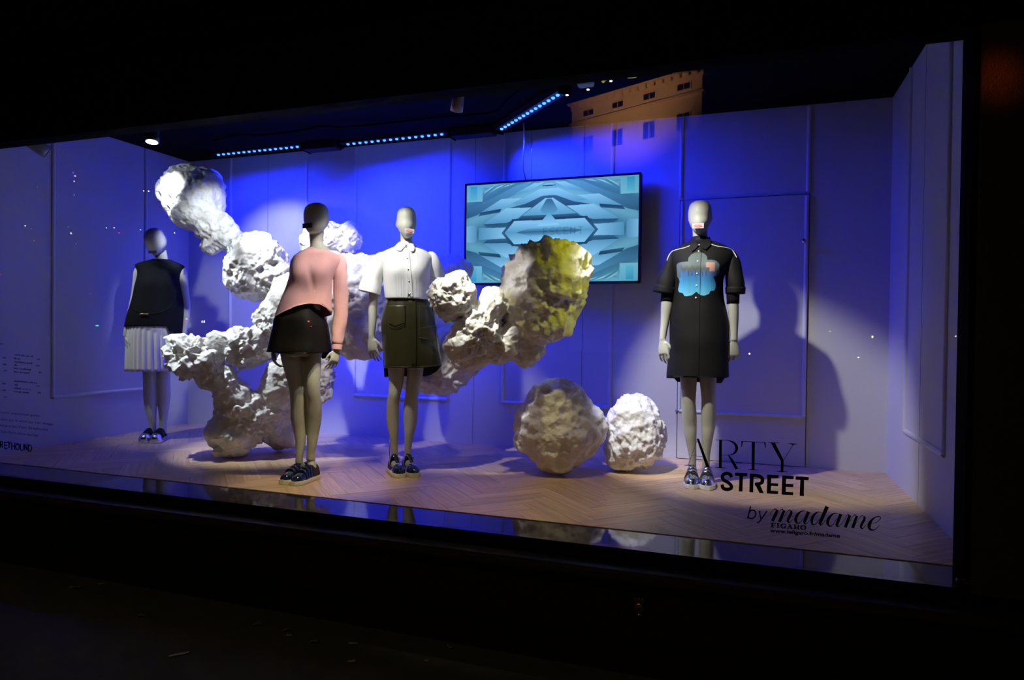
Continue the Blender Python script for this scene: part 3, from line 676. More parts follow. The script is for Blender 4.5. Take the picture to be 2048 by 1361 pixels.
def bvh_of(objs):
    V = []; Fc = []
    for o in objs:
        k = len(V); wl_ = worldloc(o); V += [v.co + wl_ for v in o.data.vertices]; Fc += [[i + k for i in p.vertices] for p in o.data.polygons]
    return BVHTree.FromPolygons(V, Fc)
def project(bv, u, v, off=0.0):
    d = Vector(ray(u, v)).normalized(); h, n, i, t = bv.ray_cast(Vector(CAM), d)
    if h is None: return None
    if n.dot(d) > 0: n = -n
    return h + n * off
def patch(bv, name, poly, m, parent, off=0.002, thick=0.002, K=8, N=None, colfn=None, centre=None):
    """a star-shaped pixel outline laid onto the surface behind it"""
    poly = np.array(poly, float); pts = []
    for i in range(len(poly)):
        a, b = poly[i], poly[(i + 1) % len(poly)]; k = max(1, int(np.hypot(*(b - a)) / 1.2))
        for j in range(k): pts.append(a + (b - a) * j / k)
    pts = np.array(pts); c = np.array(centre) if centre is not None else pts.mean(0); n = len(pts); V = []; PX = []
    last = None
    for q in range(K + 1):
        for p in pts:
            uv = c + (p - c) * (0.05 + 0.95 * q / K); h = project(bv, uv[0], uv[1], off)
            if h is None: h = last if last is not None else Vector(CAM + ray(*uv) * 4.4)
            last = h; V.append(tuple(h)); PX.append(uv)
    Fc = [(q * n + k, q * n + (k + 1) % n, (q + 1) * n + (k + 1) % n, (q + 1) * n + k) for q in range(K) for k in range(n)] + [tuple(range(n - 1, -1, -1))]
    o = obj(name, V, Fc, m, parent, True, None, colfn(np.array(PX)) if colfn else None)
    if thick: solid(o, thick, 1.0)
    return o
def piping(bv, name, px, m, parent, r=0.0025, off=0.002):
    P = [project(bv, u, v, off) for u, v in catmull(np.array(px, float), 6)]; P = [p for p in P if p]
    return MB().tube(P, r, 6).obj(name, m, parent, True)
def button(bv, u, v, m, parent, r=0.006, name='button'):
    p = project(bv, u, v, 0.003); d = Vector(ray(u, v)).normalized()
    return MB().tube([p + d * 0.003, p, p - d * 0.002, p - d * 0.003], [r, r, r * 0.9, r * 0.4], 12).obj(name, m, parent, True)
def card(fig, name, corners, m, parent, thick=0.003):
    P = [Vector(fig.pt(*c)) for c in corners]; n = (P[1] - P[0]).cross(P[2] - P[0]).normalized()
    V = P + [p + n * thick for p in P]
    return obj(name, V, [(0, 1, 2, 3), (7, 6, 5, 4), (0, 4, 5, 1), (1, 5, 6, 2), (2, 6, 7, 3), (3, 7, 4, 0)], m, parent)
def lips(fig, c, q, m, parent):
    """c: the card's four corners (u, v, d); a cupid's-bow outline printed on it"""
    A = [np.array(fig.pt(a[0], a[1], a[2] + 0.003)) for a in c]; O = []
    for t in np.linspace(0, 2 * math.pi, 40, endpoint=False):
        x = 0.5 + 0.36 * math.cos(t); y = 0.5 + (0.30 if math.sin(t) < 0 else 0.30 - 0.10 * math.exp(-((x - .5) / .06) ** 2)) * math.sin(t) * (1 - 0.25 * abs(math.cos(t)))
        O.append(A[0] * (1 - x) * y + A[1] * x * y + A[2] * x * (1 - y) + A[3] * (1 - x) * (1 - y))
    return obj('lips', O, [tuple(range(40))], m, parent)
def shell(name, parts, m, parent, thick=0.004, fold=None):
    """open garments made of lofted rings"""
    mb = MB()
    for R in parts: mb.rings([list(r) for r in R], False)
    o = mb.obj(name, m, parent, True); 
    return solid(o, thick, 0.0)
def push(rings, fig, bumps):
    """bumps: (u, v, sigma m, amount m) swell the front of a garment towards the viewer"""
    out = []
    C = [(fig.pt(u, v, 0.10), s, a) for u, v, s, a in bumps]
    for R in rings:
        R = np.array(R, float); cen = R.mean(0)
        for c, s, a in C:
            dx = (R - c) @ fig.r; dz = R[:, 2] - c[2]; fr = np.clip(((R - cen) @ -fig.w) / 0.05, 0, 1)
            R = R + np.outer(a * np.exp(-(dx * dx + dz * dz) / (2 * s * s)) * fr, -fig.w)
        out.append(R)
    return out
def pleat(rings, n, amp0, amp1, ph=0.0, jit=0.0):
    out = []
    rj = np.random.default_rng(5).uniform(-1, 1, 400)
    for i, R in enumerate(rings):
        R = np.array(R, float); c = R.mean(0); t = i / (len(rings) - 1); m = len(R); k = np.arange(m)
        w = np.sin(2 * math.pi * n * k / m + ph + jit * np.interp(k / m * 12, np.arange(13), rj[:13])); d = R - c; d /= np.linalg.norm(d, axis=1)[:, None]
        out.append(R + d * (w * (amp0 + (amp1 - amp0) * t))[:, None])
    return out
def crumple(rings, amp, fx, fz, seed=0):
    r = np.random.default_rng(seed); ph = r.uniform(0, 6.28, 6); out = []
    for R in rings:
        R = np.array(R, float); c = R.mean(0); d = R - c; an = np.arctan2(d[:, 1], d[:, 0]); z = R[:, 2]; d /= np.linalg.norm(d, axis=1)[:, None]
        w = np.sin(an * fx + z * fz + ph[0]) * 0.5 + np.sin(an * fx * 1.7 - z * fz * 1.6 + ph[1]) * 0.3 + np.sin(an * fx * 0.6 + z * fz * 2.7 + ph[2]) * 0.3
        out.append(R + d * (w * amp)[:, None])
    return out
def px_of(P):
    q = (np.asarray(P) - CAM) @ MR.T; return 1024 + F * q[:, 0] / q[:, 2], 680.5 - F * q[:, 1] / q[:, 2], q[:, 2] / F
def hem(rings, fig, front, back):
    """lift vertices that hang below the hem line v(u); separate lines for the front and back half"""
    out = []
    for R in rings:
        R = np.array(R, float); c = R.mean(0); u, v, m = px_of(R); fr = ((R - c) @ -fig.w) > 0
        lim = np.where(fr, np.interp(u, [a for a, b in front], [b for a, b in front]), np.interp(u, [a for a, b in back], [b for a, b in back]))
        R[:, 2] += np.maximum(0, v - lim) * m; out.append(R)
    return out
def figure(name, label, toes, dirv, L, back=0.80):
    dv = np.array([dirv[0], dirv[1], 0.0]); dv /= np.linalg.norm(dv)
    B = (onz(*toes[0]) + onz(*toes[1])) / 2 - dv * L * back
    f = Fig.__new__(Fig); f.B = B; w = np.array([B[0], B[1], 0.0]); f.w = w / np.linalg.norm(w); f.r = np.array([f.w[1], -f.w[0], 0.0]); f.dv = dv
    e = empty('mannequin', B, label, 'mannequin'); return f, e
def feet(mb, fig, shoes, ankles):
    for (s, heel, dv, sd, sth), (u, v) in zip(shoes, ankles):
        a = fig.pt(u, v, 0); z = np.array([0, 0, 1.0])
        mb.tube([a, heel + dv * .055 + z * .075, heel + dv * .045 + z * .052], [.026, .028, .024], 14)
        mb.tube(catmull([heel + dv * .03 + z * .055, heel + dv * .075 + z * .062, heel + dv * .13 + z * .056, heel + dv * .19 + z * .044], 3), [.020, .024, .026, .027, .027, .027, .027, .026, .024, .018], 14)
def rod(fig, e, u, v0, d=-0.05):
    a = fig.pt(u, v0, d); MB().cyl((a[0], a[1], 0.0), tuple(a), 0.005, None, 10).obj('support_rod', M_STEEL, e, True)
def dirpx(toe, heel): return onz(*toe)[:2] - onz(*heel)[:2]

# --- pink sweater, black leather skirt
dv = dirpx((586, 973), (633, 957))
fg, e = figure('mannequin', 'grey mannequin in a pink knitted sweater and short black leather skirt', ((564, 970), (586, 973)), dv, 0.25)
ST_STRAP = dict(upper=M_IRID, sole=M_SOLE, sole_h=0.026, straps=[(.40, .47, .008, M_IRID, 'strap'), (.51, .58, .009, M_IRID, 'strap'), (.62, .69, .008, M_IRID, 'strap'), (.02, .33, .000, M_BURG, 'side_panel'), (.0, .035, .012, M_WSOLE, 'heel_tab')])
sh = [shoe(e, (564, 970), dv, .25, .088, ST_STRAP, 'dark blue patent trainer with three straps and a cream sole'), shoe(e, (586, 973), dv, .25, .088, ST_STRAP, 'dark blue patent trainer with three straps and a burgundy side')]
mb = MB()
mb.rings(head_rings(fg, [(406.3, 632, 638, 0, .012), (407.2, 626.5, 643, 0, .035), (409.5, 620, 648.5, 0, .055), (415, 612.5, 654, 0, .082), (425, 608.5, 657, 0, .098), (436, 608, 657.5, 0, .10), (446, 608.5, 656.5, 0, .098), (454, 610.5, 652, .01, .088), (460, 613, 646, .02, .072), (465, 616.5, 637, .03, .05), (467, 620, 630, .03, .03)]))
mb.rings(fg.limb([(633, 448, -.01, 15), (633, 465, -.01, 14.5), (633, 478, -.01, 13.5), (634, 490, -.005, 13.5), (637, 502, 0, 21), (638, 510, 0, 30)], aspect=1.0))
ell(mb, fg.pt(650, 444, -.03), fg.r * .012, fg.w * .02, (0, 0, .03))
mb.rings(fg.torso([(503, 612, 664, 0, .05), (512, 597, 676, 0, .07), (530, 594, 676, 0, .08), (560, 596, 655, 0, .085), (590, 594, 648, 0, .08), (620, 588, 640, 0, .085), (650, 574, 645, 0, .10), (690, 565, 645, 0, .10), (712, 566, 642, 0, .08)], 40, 3))
mb.rings(fg.limb([(676, 516, 0, 9), (680, 540, .01, 9), (682, 600, .03, 8.5), (678, 655, .05, 7.5), (674, 690, .065, 6.3), (673.5, 700, .066, 6.0)]))
mb.rings(fg.limb([(598, 516, -.05, 8), (589, 560, -.08, 8), (575, 610, -.12, 7.5), (557, 660, -.11, 7), (548, 692, -.08, 6), (547, 700, -.07, 6)]))
hand(mb, fg.pt(673.5, 700, .066), fg.pt(665, 738, .095) - fg.pt(673.5, 700, .066), -fg.r * .85 - fg.w * .45, fg.w - fg.r * .5, .145, (12, 22, 18))
hand(mb, fg.pt(547, 699, -.07), fg.pt(549, 740, -.03) - fg.pt(547, 699, -.07), -fg.w - fg.r * .2, fg.r, .145, (12, 22, 18), 0.12, 0.7)
mb.rings(fg.limb([(586, 685, -.02, 22), (585, 707, -.02, 23.5), (590, 740, -.02, 20.5), (594, 765, -.01, 18), (596, 785, -.01, 16.5), (597, 810, -.02, 15.3), (597, 835, -.03, 15.4), (599, 858, -.03, 13), (601, 878, -.02, 10.8), (600.5, 897, -.01, 8.8), (599, 912, 0, 7.4), (598, 927, 0, 7.6)], aspect=1.05))
mb.rings(fg.limb([(622, 685, .02, 20), (623, 707, .02, 19), (625, 740, .02, 16.2), (625, 765, .03, 14.5), (626, 785, .03, 14), (628, 803, .02, 14.3), (628.5, 822, .01, 14.8), (628, 842, .0, 14.3), (626, 865, .0, 12), (624, 887, .01, 9.8), (622, 905, .01, 8.6), (621.5, 920, .01, 9.0)], aspect=1.05))
feet(mb, fg, sh, ((598, 927), (621.5, 920)))
body(fg, e, mb)
sk = fg.torso([(600, 590, 630, 0, .10), (612, 583, 633, 0, .105), (622, 569, 639, 0, .11), (636, 551.5, 646, 0, .12), (652, 548.5, 652, 0, .125), (680, 542, 656, 0, .13), (703, 536.5, 657.5, 0, .14), (719, 535, 656, 0, .14)], 72)
sk = pleat(sk, 5, 0.0, 0.012, 1.2); sk = hem(sk, fg, [(530, 703), (560, 706.5), (600, 708), (640, 706), (660, 704)], [(530, 703), (600, 706), (641, 708), (643, 718), (660, 717)])
sko = shell('skirt', [sk], M_LEATHER, e); sko['label'] = 'short flared black leather skirt'
sw = fg.torso([(497, 618, 652, -.01, .055), (500, 613, 656, -.01, .065), (504, 606, 664, 0, .075), (509, 598, 674, 0, .085), (516, 591, 680, 0, .09), (530, 587, 677, 0, .10), (545, 584, 669, 0, .11), (560, 579.5, 664, 0, .115), (580, 573, 662.5, 0, .115), (600, 565, 661.5, 0, .12), (618, 558, 661.5, 0, .125), (633, 552.5, 660.5, 0, .13), (638, 552, 659, 0, .13)], 90, 5)
sw = push(sw, fg, [(592, 541, .052, .032), (643, 541, .05, .026), (612, 585, .05, -.008)])
sw = crumple(sw, .0035, 4, 7, 3)
# the fold that runs down between the breasts
fc = [(fg.pt(617 + 12 * t, 537 + 48 * t, 0.1), .010, -.010 * math.sin(math.pi * (0.15 + 0.85 * t))) for t in np.linspace(0, 1, 9)]
for i, R in enumerate(sw):
    for c, s_, a_ in fc:
        dx = (R - c) @ fg.r; dz = R[:, 2] - c[2]; fr = ((R - R.mean(0)) @ -fg.w) > 0.02; R += np.outer(a_ * np.exp(-dx * dx / (2 * s_ * s_) - dz * dz / (2 * .022 ** 2)) * fr * 0.40, -fg.w)
sw = hem(sw, fg, [(550, 633), (575, 620), (590, 613), (605, 609), (620, 607), (640, 608.5), (652, 616), (661, 625)], [(550, 633), (630, 634), (645, 636), (661, 630)])
swo = shell('sweater', [sw], M_KNIT, e, .006); swo['label'] = 'pink crew-neck sweater with a curved raised hem'
slr = fg.limb([(674, 511, 0, 6), (678, 517, 0, 11), (680, 528, 0, 13), (680, 545, .01, 13.5), (681, 570, .02, 13.6), (682, 600, .03, 13.6), (681, 630, .04, 13.5), (678, 655, .05, 12.6), (675.5, 672, .055, 11.6), (674.5, 683, .06, 11.2), (674, 687, .06, 9.8)], 28)
sll = fg.limb([(600, 511, -.04, 6), (596, 518, -.05, 9.5), (592, 530, -.06, 10.5), (588, 560, -.08, 10.5), (578, 595, -.11, 10.8), (569, 625, -.12, 10), (557, 660, -.11, 8.5), (550, 688, -.08, 7.5)], 28)
for nm, R in (('sleeve', slr), ('sleeve', sll)):
    R = crumple(R, .0025, 2, 30, 8); q = MB().rings([list(r) for r in R], False).obj(nm, M_KNIT, swo, True); solid(q, .004, 0)
q = MB().rings([list(r) for r in fg.limb([(674, 686.5, .06, 9.2), (674, 689, .06, 9.8), (673.5, 694, .064, 9.5), (673, 700, .066, 9.3)], 28)], False).obj('cuff', M_KNIT, swo, True); solid(q, .004, 0)
nb = [fg.pt(635 + 18.5 * math.cos(a), 497.5 + (6.5 if math.sin(a) > 0 else 3) * math.sin(a), -.01 + .062 * math.sin(a)) for a in np.linspace(0, 2 * math.pi, 33)]
MB().tube(nb, .0055, 8, False).obj('neckband', M_KNIT, swo, True)
cc = [(605, 447.5, .075), (624, 445.5, .115), (624, 455.5, .115), (605, 457, .075)]
cd = card(fg, 'mouth_card', cc, M_DCARD, e); cd['label'] = 'dark card stuck over the mouth'

# --- white shirt, dark leather skirt
dv = dirpx((803, 957), (778, 936))
dv = onz(803, 957)[:2] - onz(779, 941)[:2]
fg, e = figure('mannequin', 'grey mannequin in a white short-sleeved shirt and dark button-front leather skirt', ((803, 957), (832, 956)), dv, 0.25)
ST_T = dict(upper=M_IRID, sole=M_SOLE, sole_h=0.026, height=[.055, .062, .060, .024, .012, .020, .050, .046, .036, .022, .004], straps=[(.30, .37, .085, M_PATENT, 'ankle_strap')])
sh = [shoe(e, (803, 957), dv, .25, .088, ST_T, 'blue patent T-strap shoe with a cream sole'), shoe(e, (832, 956), dv, .25, .088, ST_T, 'blue patent T-strap shoe with a cream sole')]
for (s, heel, dvv, sd, sth) in sh:
    z = np.array([0, 0, 1.0])
    R = [[heel + dvv * (.25 * t) + sd * (.007 * c) + z * (zz + sth + 0.003 * (1 - abs(c))) for c in (-1, -.5, 0, .5, 1)] for t, zz in ((.33, .094), (.40, .082), (.47, .070), (.54, .060), (.60, .054))]
    q = obj('t_strap', [p for r in R for p in r], [(i * 5 + k, i * 5 + k + 1, (i + 1) * 5 + k + 1, (i + 1) * 5 + k) for i in range(4) for k in range(4)], M_IRID, s, True); solid(q, .003, 1)
    bk = heel + dvv * (.25 * .34) + sd * (.030) + z * (sth + .070); MB().bbox(bk[0] - .008, bk[0] + .008, bk[1] - .008, bk[1] + .008, bk[2] - .010, bk[2] + .010, .002).obj('buckle', M_STEEL, s)
mb = MB()
mb.rings(head_rings(fg, [(414.5, 810, 816, 0, .012), (415.3, 805.5, 820, 0, .034), (417.5, 801, 825, 0, .056), (423, 796, 830, 0, .082), (433, 793.8, 832.6, 0, .098), (445, 793.5, 833, 0, .10), (455, 795, 832.2, .01, .095), (462, 798, 830, .02, .08), (468, 802, 827, .03, .062), (473, 806, 822, .04, .042), (475.5, 810, 818, .045, .022)]))
mb.rings(fg.limb([(813, 458, -.02, 13.5), (813, 470, -.02, 12.5), (813, 482, -.02, 12), (813, 492, -.01, 13.5), (813, 500, 0, 22)]))
ell(mb, fg.pt(794, 448, -.02), fg.r * .009, fg.w * .018, (0, 0, .028))
mb.rings(fg.torso([(497, 796, 832, 0, .05), (505, 776, 850, 0, .065), (520, 768, 858, 0, .08), (550, 776, 850, 0, .095), (585, 783, 846, 0, .085), (605, 780, 850, 0, .09), (640, 774, 860, 0, .105), (690, 774, 860, 0, .105), (735, 776, 848, 0, .08)], 40, 3))
mb.rings(fg.limb([(766, 514, 0, 9), (757, 545, .01, 9.5), (748, 582, .01, 9.2), (745.5, 612, .015, 8.9), (745, 640, .02, 8.3), (744, 660, .025, 7), (743, 674, .03, 5.8)]))
mb.rings(fg.limb([(860, 514, 0, 9), (868, 545, -.03, 9.5), (871, 590, -.06, 9), (868, 625, -.12, 8.2), (860, 650, -.17, 7), (848, 676, -.19, 6)]))
hand(mb, fg.pt(743, 675, .03), fg.pt(748.5, 728, .045) - fg.pt(743, 675, .03), fg.r * .9 - fg.w * .5, fg.w + fg.r * .8, .172, (6, 16, 12))
hand(mb, fg.pt(848, 676, -.19), fg.pt(842, 722, -.19) - fg.pt(848, 676, -.19), -fg.r, -fg.w, .15)
mb.rings(fg.limb([(792, 728, 0, 17.5), (792.5, 748, 0, 16), (791.5, 770, 0, 14), (788.5, 790, .01, 12.2), (786, 808, 0, 12.3), (785, 830, -.01, 13), (785.3, 845, -.01, 12.5), (787, 865, 0, 9.8), (788.5, 885, 0, 7.5), (789, 903, 0, 6.7), (789, 918, 0, 7)], aspect=1.05))
mb.rings(fg.limb([(830, 728, 0, 17.5), (830, 748, 0, 15.8), (826, 770, 0, 13.8), (823.5, 790, .01, 13.2), (822, 810, 0, 14), (821, 830, -.01, 14.4), (820.5, 845, -.01, 13.5), (818.5, 865, 0, 10.2), (816.8, 885, 0, 7.9), (816, 903, 0, 7), (816, 918, 0, 7.2)], aspect=1.05))
feet(mb, fg, sh, ((789, 918), (816, 918)))
body(fg, e, mb)
sk = fg.torso([(594, 776, 857, 0, .10), (603, 773.5, 858.5, 0, .11), (616, 769, 863, 0, .12), (635, 765.5, 868, 0, .13), (653, 764, 870.5, 0, .135), (680, 766, 875.5, 0, .14), (710, 768, 879.5, 0, .145), (735, 769.5, 881.8, 0, .15), (756, 771, 881, 0, .15)], 80)
sk = pleat(sk, 4, 0, .005, 0.5); sk = hem(sk, fg, [(765, 736.5), (848, 735.5), (882, 731)], [(765, 755), (775, 755), (848, 754), (862, 750), (873, 743), (882, 732)])
sko = shell('skirt', [sk], M_OLEATHER, e); sko['label'] = 'dark olive leather skirt with patch pockets and a dipped back hem'
bv = bvh_of([sko])
patch(bv, 'placket', [(817, 599), (831, 599), (832, 650), (832.5, 700), (832, 734), (822.5, 734), (822, 690), (820, 640)], M_OLEATHER, sko, .004, .003)
pk1 = patch(bv, 'pocket', [(779, 612), (810, 611), (810, 647.5), (791, 654.5), (777, 648)], M_OLEATHER, sko, .004, .004)
pk2 = patch(bv, 'pocket', [(837, 612), (865, 612), (868.5, 656), (837.5, 660)], M_OLEATHER, sko, .004, .004)
pk3 = patch(bv, 'pocket_flap', [(836.5, 657), (869, 652), (871.5, 680.5), (864, 680.5), (837, 674.5)], M_OLEATHER, sko, .010, .004)
piping(bv, 'stitching', [(777, 649), (791, 655.5), (810, 648.5)], M_STITCH, sko, .0012, .010); piping(bv, 'stitching', [(837, 675.5), (852, 678.5), (864, 681.5)], M_STITCH, sko, .0022, .014)
piping(bv, 'stitching', [(773, 732.5), (800, 734), (830, 734), (860, 732), (878, 729)], M_STITCH, sko, .001, .004)
for u, v in ((823.5, 621.5), (825.5, 651.5), (826, 683), (826.5, 713)): button(bv, u, v, M_SNAP, sko, .007, 'snap_button')
button(bv, 862, 674.5, M_SNAP, sko, .007, 'snap_button')
tr = fg.torso([(490, 799, 828, -.01, .05), (494, 791, 836, -.01, .062), (500, 778, 849, 0, .075), (507, 765, 860, 0, .085), (514, 759, 866, 0, .09), (522, 759, 866, 0, .095), (535, 764.5, 862, 0, .105), (550, 767, 860, 0, .115), (565, 768, 859.5, 0, .12), (582, 769.5, 858.5, 0, .122), (599, 771, 857.5, 0, .122)], 90, 4)
tr = push(tr, fg, [(790, 540, .05, .026), (838, 540, .05, .026)]); tr = crumple(tr, .0025, 3, 6, 11)
sl1 = fg.limb([(771, 509, 0, 5), (764, 515, 0, 12), (757, 528, 0, 14.5), (750, 545, .01, 17.2), (745, 560, .01, 19.3), (741, 574, .01, 21.5), (738, 586, .01, 22)], 30)
sl2 = fg.limb([(855, 509, 0, 5), (861, 514, 0, 11), (867, 528, 0, 14), (871, 545, -.02, 16), (874, 562, -.04, 17), (875, 582, -.06, 17)], 30)
sho = shell('shirt', [tr], M_COTTON, e, .003); sho['label'] = 'white cropped shirt with wide short sleeves'
for R in (sl1, sl2): q = MB().rings([list(r) for r in crumple(R, .004, 2, 14, 4)], False).obj('sleeve', M_COTTON, sho, True); solid(q, .003, 0)
cs = fg.limb([(813, 495, -.012, 17.5), (813, 486, -.014, 15)], 30, 3); q = MB().rings([list(r) for r in cs], False).obj('collar_stand', M_COTTON, sho, True); solid(q, .003, 0)
bv = bvh_of([sho, q])
patch(bv, 'collar_flap', [(800.5, 485), (794, 490), (790.5, 495.5), (792, 500.5), (797, 503), (803, 503), (806.5, 498.5), (811.5, 494), (806, 490)], M_COTTON, sho, .008, .003)
patch(bv, 'collar_flap', [(824, 485.5), (828, 493), (829, 500), (826, 505), (822, 504.5), (818.5, 499), (814, 494.5), (819, 490)], M_COTTON, sho, .008, .003)
patch(bv, 'button_band', [(809, 499), (818, 499), (823, 550), (826, 597.5), (815, 597.5), (813, 550)], M_COTTON, sho, .003, .002)
for x0, x1 in ((800, 803), (804, 807), (795, 798), (790, 793), (824, 828), (829, 833), (834, 838)):
    piping(bv, 'pleat', [(x0, 510), ((x0 + x1) / 2, 550), (x1, 597)], M_COTTON, sho, .0014, .001)
for u, v in ((812.5, 495.5), (815, 518.5), (817, 540.5), (818.5, 564), (820.5, 588)): button(bv, u, v, M_STEEL, sho, .0065)
cc = [(809.5, 456.5, .115), (829, 459, .10), (828, 467, .105), (810, 466, .12)]
cd = card(fg, 'mouth_card', cc, M_CARD, e); cd['label'] = 'lilac card with pink lips stuck over the mouth'; lips(fg, cc, None, M_LIPS, cd)
rod(fg, e, 779.5, 880, -.02)

# --- black printed dress
tl, trr = (1383, 979.5), (1414, 981.5)
wv = -onz(1398, 960)[:2]; dv = wv / np.linalg.norm(wv)
fg, e = figure('mannequin', 'grey mannequin in a black shirt dress with a blue flower print', (tl, trr), dv, 0.25)
ST_S = dict(upper=M_SILVER, sole=M_WSOLE, sole_h=0.026, height=[.05, .075, .085, .085, .088, .080, .064, .048, .038, .024, .004], straps=[(.35, .43, .010, M_SILVER, 'strap'), (.475, .55, .013, M_SILVER, 'strap'), (.595, .67, .013, M_SILVER, 'strap')])
sh = [shoe(e, tl, dv, .25, .094, ST_S, 'mirror silver trainer with three straps'), shoe(e, trr, dv, .25, .094, ST_S, 'mirror silver trainer with three straps')]
mb = MB()
mb.rings(head_rings(fg, [(401.3, 1397, 1403, 0, .012), (402.2, 1392, 1408, 0, .034), (404.6, 1386, 1414, 0, .056), (411, 1379.8, 1420.2, 0, .084), (424, 1377, 1423, 0, .10), (437, 1377.3, 1422.5, .0, .10), (447, 1379.5, 1420, .01, .095), (455, 1383, 1415.5, .02, .08), (461, 1387, 1411, .035, .06), (465, 1391, 1407, .045, .042), (467, 1395, 1402, .05, .022)]))
mb.rings(fg.limb([(1400, 448, -.02, 15), (1400, 463, -.02, 14.5), (1400, 476, -.02, 14.2), (1400, 484, -.015, 14.5), (1400, 492, -.015, 15)]))
ell(mb, fg.pt(1422, 436, -.02), fg.r * .009, fg.w * .018, (0, 0, .028)); ell(mb, fg.pt(1378, 436, -.02), fg.r * .006, fg.w * .018, (0, 0, .028))
mb.rings(fg.torso([(490, 1380, 1422, 0, .05), (500, 1360, 1444, 0, .065), (520, 1354, 1450, 0, .08), (555, 1362, 1436, 0, .09), (595, 1364, 1430, 0, .085), (640, 1356, 1440, 0, .10), (700, 1356, 1440, 0, .10), (750, 1358, 1438, 0, .08)], 40, 3))
mb.rings(fg.limb([(1350, 510, 0, 9), (1342, 550, 0, 9.5), (1337, 580, .0, 10), (1334.5, 602, .01, 11.6), (1333, 617, .015, 11.3), (1330.5, 640, .02, 9), (1327, 664, .025, 7.3), (1325, 680, .03, 6.3)]))
mb.rings(fg.limb([(1460, 510, 0, 9), (1466, 550, 0, 9.5), (1466, 585, .0, 10), (1466.3, 608, .01, 10.6), (1467, 630, .015, 10.2), (1467.5, 655, .02, 8.6), (1467.3, 668, .025, 8), (1467, 682, .03, 8.2)]))
hand(mb, fg.pt(1325, 680, .03), fg.pt(1329, 736, .05) - fg.pt(1325, 680, .03), fg.r * .9 - fg.w * .5, fg.w + fg.r * .9, .172, (8, 18, 14))
hand(mb, fg.pt(1467.5, 681, .03), fg.pt(1466, 740, .04) - fg.pt(1467.5, 681, .03), -fg.r * .95 - fg.w * .2, fg.w - fg.r * .3, .185, (26, 30, 22), .14)
mb.rings(fg.limb([(1377, 740, 0, 17), (1377, 767, 0, 16), (1377.5, 788, .01, 14.2), (1377.5, 805, .01, 13.4), (1378.5, 828, 0, 14.2), (1379.5, 850, -.01, 13.8), (1381, 870, 0, 11.8), (1383, 890, 0, 9.6), (1384.8, 908, 0, 7.9), (1385, 922, 0, 7.2), (1385, 936, 0, 7.4)], aspect=1.05))
mb.rings(fg.limb([(1416, 740, 0, 17), (1416, 767, 0, 16), (1416.5, 788, .01, 14.2), (1417, 806, .01, 13.8), (1417, 828, 0, 14.4), (1416.5, 850, -.01, 14.2), (1415, 870, 0, 11.8), (1413.5, 890, 0, 9.8), (1412.4, 908, 0, 8), (1412, 922, 0, 7.3), (1412, 936, 0, 7.5)], aspect=1.05))
feet(mb, fg, sh, ((1385, 936), (1412, 936)))
body(fg, e, mb)
dr = fg.torso([(482, 1383, 1419, -.01, .05), (486, 1372, 1432, -.01, .062), (492, 1359, 1447, 0, .075), (500, 1347, 1459, 0, .085), (509, 1342, 1466, 0, .09), (520, 1342, 1465, 0, .095), (535, 1346, 1458, 0, .105), (555, 1350, 1446, 0, .115), (575, 1350, 1444, 0, .117), (600, 1347.5, 1445.5, 0, .118), (625, 1344, 1451, 0, .125), (650, 1341.5, 1455, 0, .13), (680, 1341, 1455, 0, .14), (705, 1340.5, 1453.5, 0, .14), (730, 1337, 1453.5, 0, .145), (755, 1335, 1454, 0, .15), (768, 1336, 1453, 0, .15)], 90, 4)
dr = push(dr, fg, [(1374, 536, .05, .022), (1422, 536, .05, .022)]); dr = crumple(dr, .004, 3, 5, 21)
dr = hem(dr, fg, [(1330, 754.5), (1395, 756), (1456, 755)], [(1330, 756), (1349, 757), (1356, 767.5), (1443, 767.5), (1448, 757), (1456, 755)])
dro = shell('dress', [dr], M_DRESS, e, .003); dro['label'] = 'black shirt dress with white shoulder piping and a blue flower print'
s1 = fg.limb([(1354, 505, 0, 4), (1348, 510, 0, 9), (1343, 525, 0, 13), (1339, 545, 0, 16.5), (1334, 562, 0, 19.5), (1330.5, 576, 0, 21), (1328, 586, 0, 21.5)], 30)
s2 = fg.limb([(1455, 504, 0, 4), (1461, 509, 0, 9), (1466, 525, 0, 13), (1468, 545, 0, 16), (1470, 562, 0, 18), (1471, 576, 0, 18), (1471, 586, 0, 17)], 30)
for R in (s1, s2): q = MB().rings([list(r) for r in crumple(R, .004, 2, 14, 14)], False).obj('sleeve', M_DRESS, dro, True); solid(q, .003, 0)
for R in (fg.limb([(1331.2, 573, 0, 21.8), (1328, 587.5, 0, 22.3)], 30, 3), fg.limb([(1471, 575, 0, 19.2), (1470.5, 588, 0, 18.2)], 30, 3)):
    q = MB().rings([list(r) for r in R], False).obj('cuff', M_DRESS, dro, True); solid(q, .003, 0)
for R in (fg.limb([(1336, 578, 0, 12.5), (1334.5, 604, .01, 12.6)], 24, 3), fg.limb([(1466, 578, 0, 12.5), (1466, 608, .01, 11.6)], 24, 3)):
    q = MB().rings([list(r) for r in R], False).obj('undersleeve', M_BCLOTH, dro, True); solid(q, .003, 0)
cs = fg.limb([(1400, 488, -.012, 18.5), (1401, 476, -.016, 16)], 30, 3); q = MB().rings([list(r) for r in cs], False).obj('collar_stand', M_DRESS, dro, True); solid(q, .003, 0)
bv = bvh_of([dro, q])
patch(bv, 'collar_flap', [(1386, 475), (1382, 483), (1380, 492), (1384, 505), (1391, 500), (1397.5, 492), (1392, 484)], M_DRESS, dro, .008, .003)
patch(bv, 'collar_flap', [(1416, 475), (1421, 484), (1421, 492), (1411, 501), (1405, 498), (1399, 492), (1408, 484)], M_DRESS, dro, .008, .003)
bv = bvh_of([dro] + [c for c in dro.children if c.name.startswith('sleeve')])
